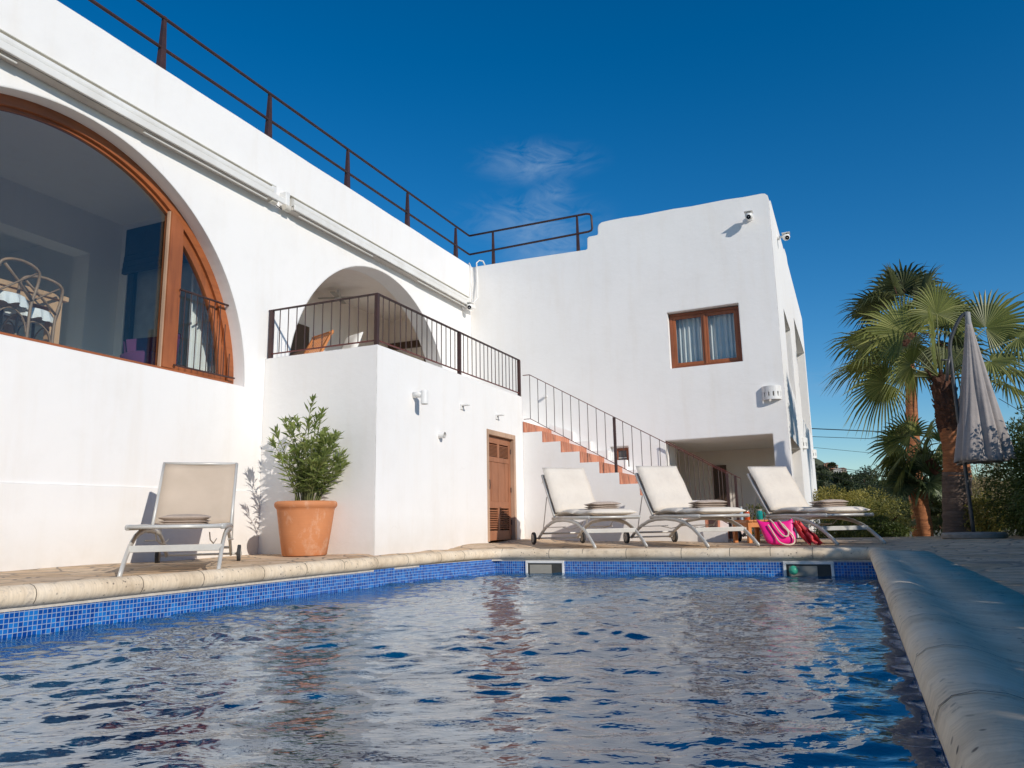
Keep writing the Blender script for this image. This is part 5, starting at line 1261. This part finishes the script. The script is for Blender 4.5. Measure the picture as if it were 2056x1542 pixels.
# ------------------------------------------------------------------ things in the dining room and on the porch
camera_scale(True)
FZ = 2.36
dt = thing('dining_table', 'pale oak dining table behind the arched window', 'table', (-8.9, 5.1, FZ))
m = MB(); m.box(-9.5, 4.0, FZ + .715, -8.55, 6.05, FZ + .775); m.build('table_top', OAK, dt, bevel=.006)
for (x, y) in ((-8.64, 5.93), (-9.41, 5.93), (-8.64, 4.12), (-9.41, 4.12)):
    m = MB(); m.box(x - .055, y - .065, FZ, x + .055, y + .065, FZ + .715); m.build('leg', OAK, dt, bevel=.004)
m = MB(); m.box(-8.61, 4.18, FZ + .60, -8.58, 5.87, FZ + .712); m.box(-9.46, 4.18, FZ + .60, -9.43, 5.87, FZ + .712); m.box(-9.36, 5.93, FZ + .60, -8.70, 5.96, FZ + .712); m.build('apron', OAK, dt)
def xchair(x, y, rz, label):
    camera_scale(True, 0)
    t = thing('dining_chair', label, 'chair', (0,0,0), 'bentwood cross back dining chairs'); BW = M('bentwood', (.34, .22, .13), .5, (.22, .14, .08), ns=9) if 'bentwood' not in bpy.data.materials else bpy.data.materials['bentwood']
    m = MB()
    m.tube(smooth_path([(-.21, .2, 0), (-.21, .21, .42), (-.245, .25, .72), (-.20, .28, .84), (0, .29, .885), (.20, .28, .84), (.245, .25, .72), (.21, .21, .42), (.21, .2, 0)]), .017, 10); m.build('back_frame', BW, t, smooth=True)
    m = MB(); m.tube([(-.2, .225, .50), (0, .255, .66), (.19, .275, .80)], .011, 8, sy=2.0); m.tube([(.2, .225, .50), (0, .265, .66), (-.19, .275, .80)], .011, 8, sy=2.0); m.build('cross_back', BW, t, smooth=True)
    for s in (-1, 1): m = MB(); m.tube([(s*.2, -.2, 0), (s*.19, -.19, .44)], .017, 8); m.build('leg', BW, t, smooth=True)
    m = MB(); m.lathe([(.001, .44), (.20, .44), (.235, .45), (.235, .475), (.20, .48), (.001, .48)], (0, 0, 0), 30); m.build('seat', BW, t, smooth=True)
    m = MB(); m.tube(smooth_path([(-.2, .19, .12), (-.15, .19, .28), (0, .19, .37), (.15, .19, .28), (.2, .19, .12)]), .009, 8); m.tube(smooth_path([(.2, .19, .12), (.2, .13, .28), (.2, 0, .36), (.19, -.13, .28), (.19, -.19, .12)]), .009, 8); m.tube(smooth_path([(-.2, .19, .12), (-.2, .13, .28), (-.2, 0, .36), (-.19, -.13, .28), (-.19, -.19, .12)]), .009, 8); m.build('brace', BW, t, smooth=True)
    camera_scale(True); LC = cam_scaled((x, y, FZ)); camera_scale(True, 0); t.location = LC; t.rotation_euler = (0, 0, rz)
    c = MB(); n = 60
    for (z, r_, am) in ((.49, .21, 0), (.525, .235, .0), (.515, .25, .02), (.44, .265, .10), (.40, .27, .12)):
        for k in range(n): a = 2*PI*k/n; rr = r_ * (1 + am * math.sin(a * 13)); c.v.append((rr*math.cos(a), rr*math.sin(a), z + .01 * am * 10 * math.sin(a * 9)))
    for i in range(4):
        for k in range(n): c.f.append((i*n + k, i*n + (k+1) % n, (i+1)*n + (k+1) % n, (i+1)*n + k))
    c.f.append(tuple(range(n)))
    o = c.build('seat_cushion', CLOTHW, smooth=True); o.location = LC + Matrix.Rotation(rz, 3, 'Z') @ ORG[o.name]; o.rotation_euler = (0, 0, rz); camera_scale(True)
    tag(o, 'white frilled cushion on the ' + label.split(',')[0], 'cushion', 'white chair cushions')
    return t
xchair(-8.38, 5.12, R(-84), 'bentwood chair with crossed back nearest the glass, left part of the arched window')
xchair(-8.72, 5.66, R(-95), 'second bentwood chair, pushed in beside the corner leg of the oak table')
m = MB(); m.tube([(-9.0, 5.9, FZ + .775), (-9.0, 5.9, FZ + .80), (-9.0, 5.9, FZ + .87)], [.04, .05, .03], 16)
tag(m.build('table_bowl', DARKW, smooth=True), 'small dark ornament standing on the end of the oak table', 'ornament')
ac = thing('armchair', 'purple armchair in the right corner of the dining room', 'armchair', (-8.95, 7.35, FZ))
m = MB(); m.lathe([(.001, .0), (.26, .0), (.36, .18), (.37, .36), (.30, .40), (.001, .40)], (-8.95, 7.6, FZ), 32); m.build('seat', PURPLE, ac, smooth=True)
m = MB()
for i in range(17):
    a = R(-20 + 220 * i / 16)
    for (r_, z) in ((.34, .2), (.40, .62 + .14 * math.sin(PI * i / 16)), (.36, .64 + .14 * math.sin(PI * i / 16)), (.30, .3)): m.v.append((-8.95 + r_ * math.cos(a), 7.6 + r_ * math.sin(a), FZ + z))
for i in range(16):
    for k in range(3): m.f.append((i*4+k, (i+1)*4+k, (i+1)*4+k+1, i*4+k+1))
m.build('backrest', PURPLE, ac, smooth=True)
m = MB(); m.obox((-8.45, 6.78, FZ + .06), (.12, .03, 0), (-.03, .13, 0), (0, 0, .05)); o = m.build('floor_cushion', MAG, bevel=.03, seg=3); tag(o, 'bright red cushion on the floor behind the arched window', 'cushion')
# porch chair, its cushion and ceiling fan
pc = thing('porch_chair', 'reclined slatted teak armchair on the upper porch', 'chair', (-8.5, 10.6, 2.6))
def pv(u, v, w): 
    c = Vector((-8.75, 10.75, 2.6)); f = Vector((-.35, -.94, 0)).normalized(); r_ = Vector((.94, -.35, 0)); return c + f*u + r_*v + Vector((0,0,w))
m = MB()
for s in (-1, 1): m.bar(pv(.1, s*.30, .35), pv(-.35, s*.30, 1.22), .06, .04)
m.bar(pv(-.33, -.30, 1.18), pv(-.33, .30, 1.18), .09, .03)
for k in range(8): v = -.24 + .48 * k / 7; m.bar(pv(.1, v, .40), pv(-.31, v, 1.14), .035, .015)
m.build('backrest', TEAK, pc, bevel=.004)
m = MB(); m.bar(pv(.1, -.3, .38), pv(.75, -.3, .42), .05, .04); m.bar(pv(.1, .3, .38), pv(.75, .3, .42), .05, .04)
for k in range(6): m.bar(pv(.15 + .1*k, -.28, .41), pv(.15 + .1*k, .28, .41), .07, .015)
m.build('seat', TEAK, pc, bevel=.004)
for (u, v) in ((.1, -.32), (.1, .32), (.72, -.32), (.72, .32)): m = MB(); m.bar(pv(u, v, 0), pv(u, v, .62 if u > .5 else .5), .05); m.build('leg', TEAK, pc)
m = MB()
rounded = [pv(-.40 + .0, 0, 0)]
t_ = MB(); P = [(0, 0), (.12, .3), (.24, .62), (.30, .86)]
mm_ = MB(); rounded_slab(mm_, [(-.02 - .42 * i / 12, .32 + .98 * i / 12) for i in range(13)], -.26, .26, .12)
for (u, v, z) in mm_.v: m.v.append(tuple(Vector((-8.55, 11.32, 2.62)) + Vector((-.35, -.94, 0)).normalized() * u + Vector((.94, -.35, 0)) * v + Vector((0, 0, z))))
m.f = mm_.f; tag(m.build('chair_cushion', CLOTHW, smooth=True), 'upright white cushion behind the slatted teak chair on the porch', 'cushion')
cf = thing('ceiling_fan', 'pale ceiling fan under the upper porch ceiling', 'ceiling fan', (-9.35, 12.45, 4.95))
m = MB(); m.tube([(-9.35, 12.45, 4.93), (-9.35, 12.45, 5.15)], [.08, .03], 14); m.build('motor', PVC, cf)
for k in range(4):
    a = R(20 + 90*k); d = Vector((math.cos(a), math.sin(a), 0)); m = MB(); m.bar(Vector((-9.35, 12.45, 4.97)) + d*.06, Vector((-9.35, 12.45, 4.97)) + d*.42, .10, .008); m.build('blade', HUBM, cf)
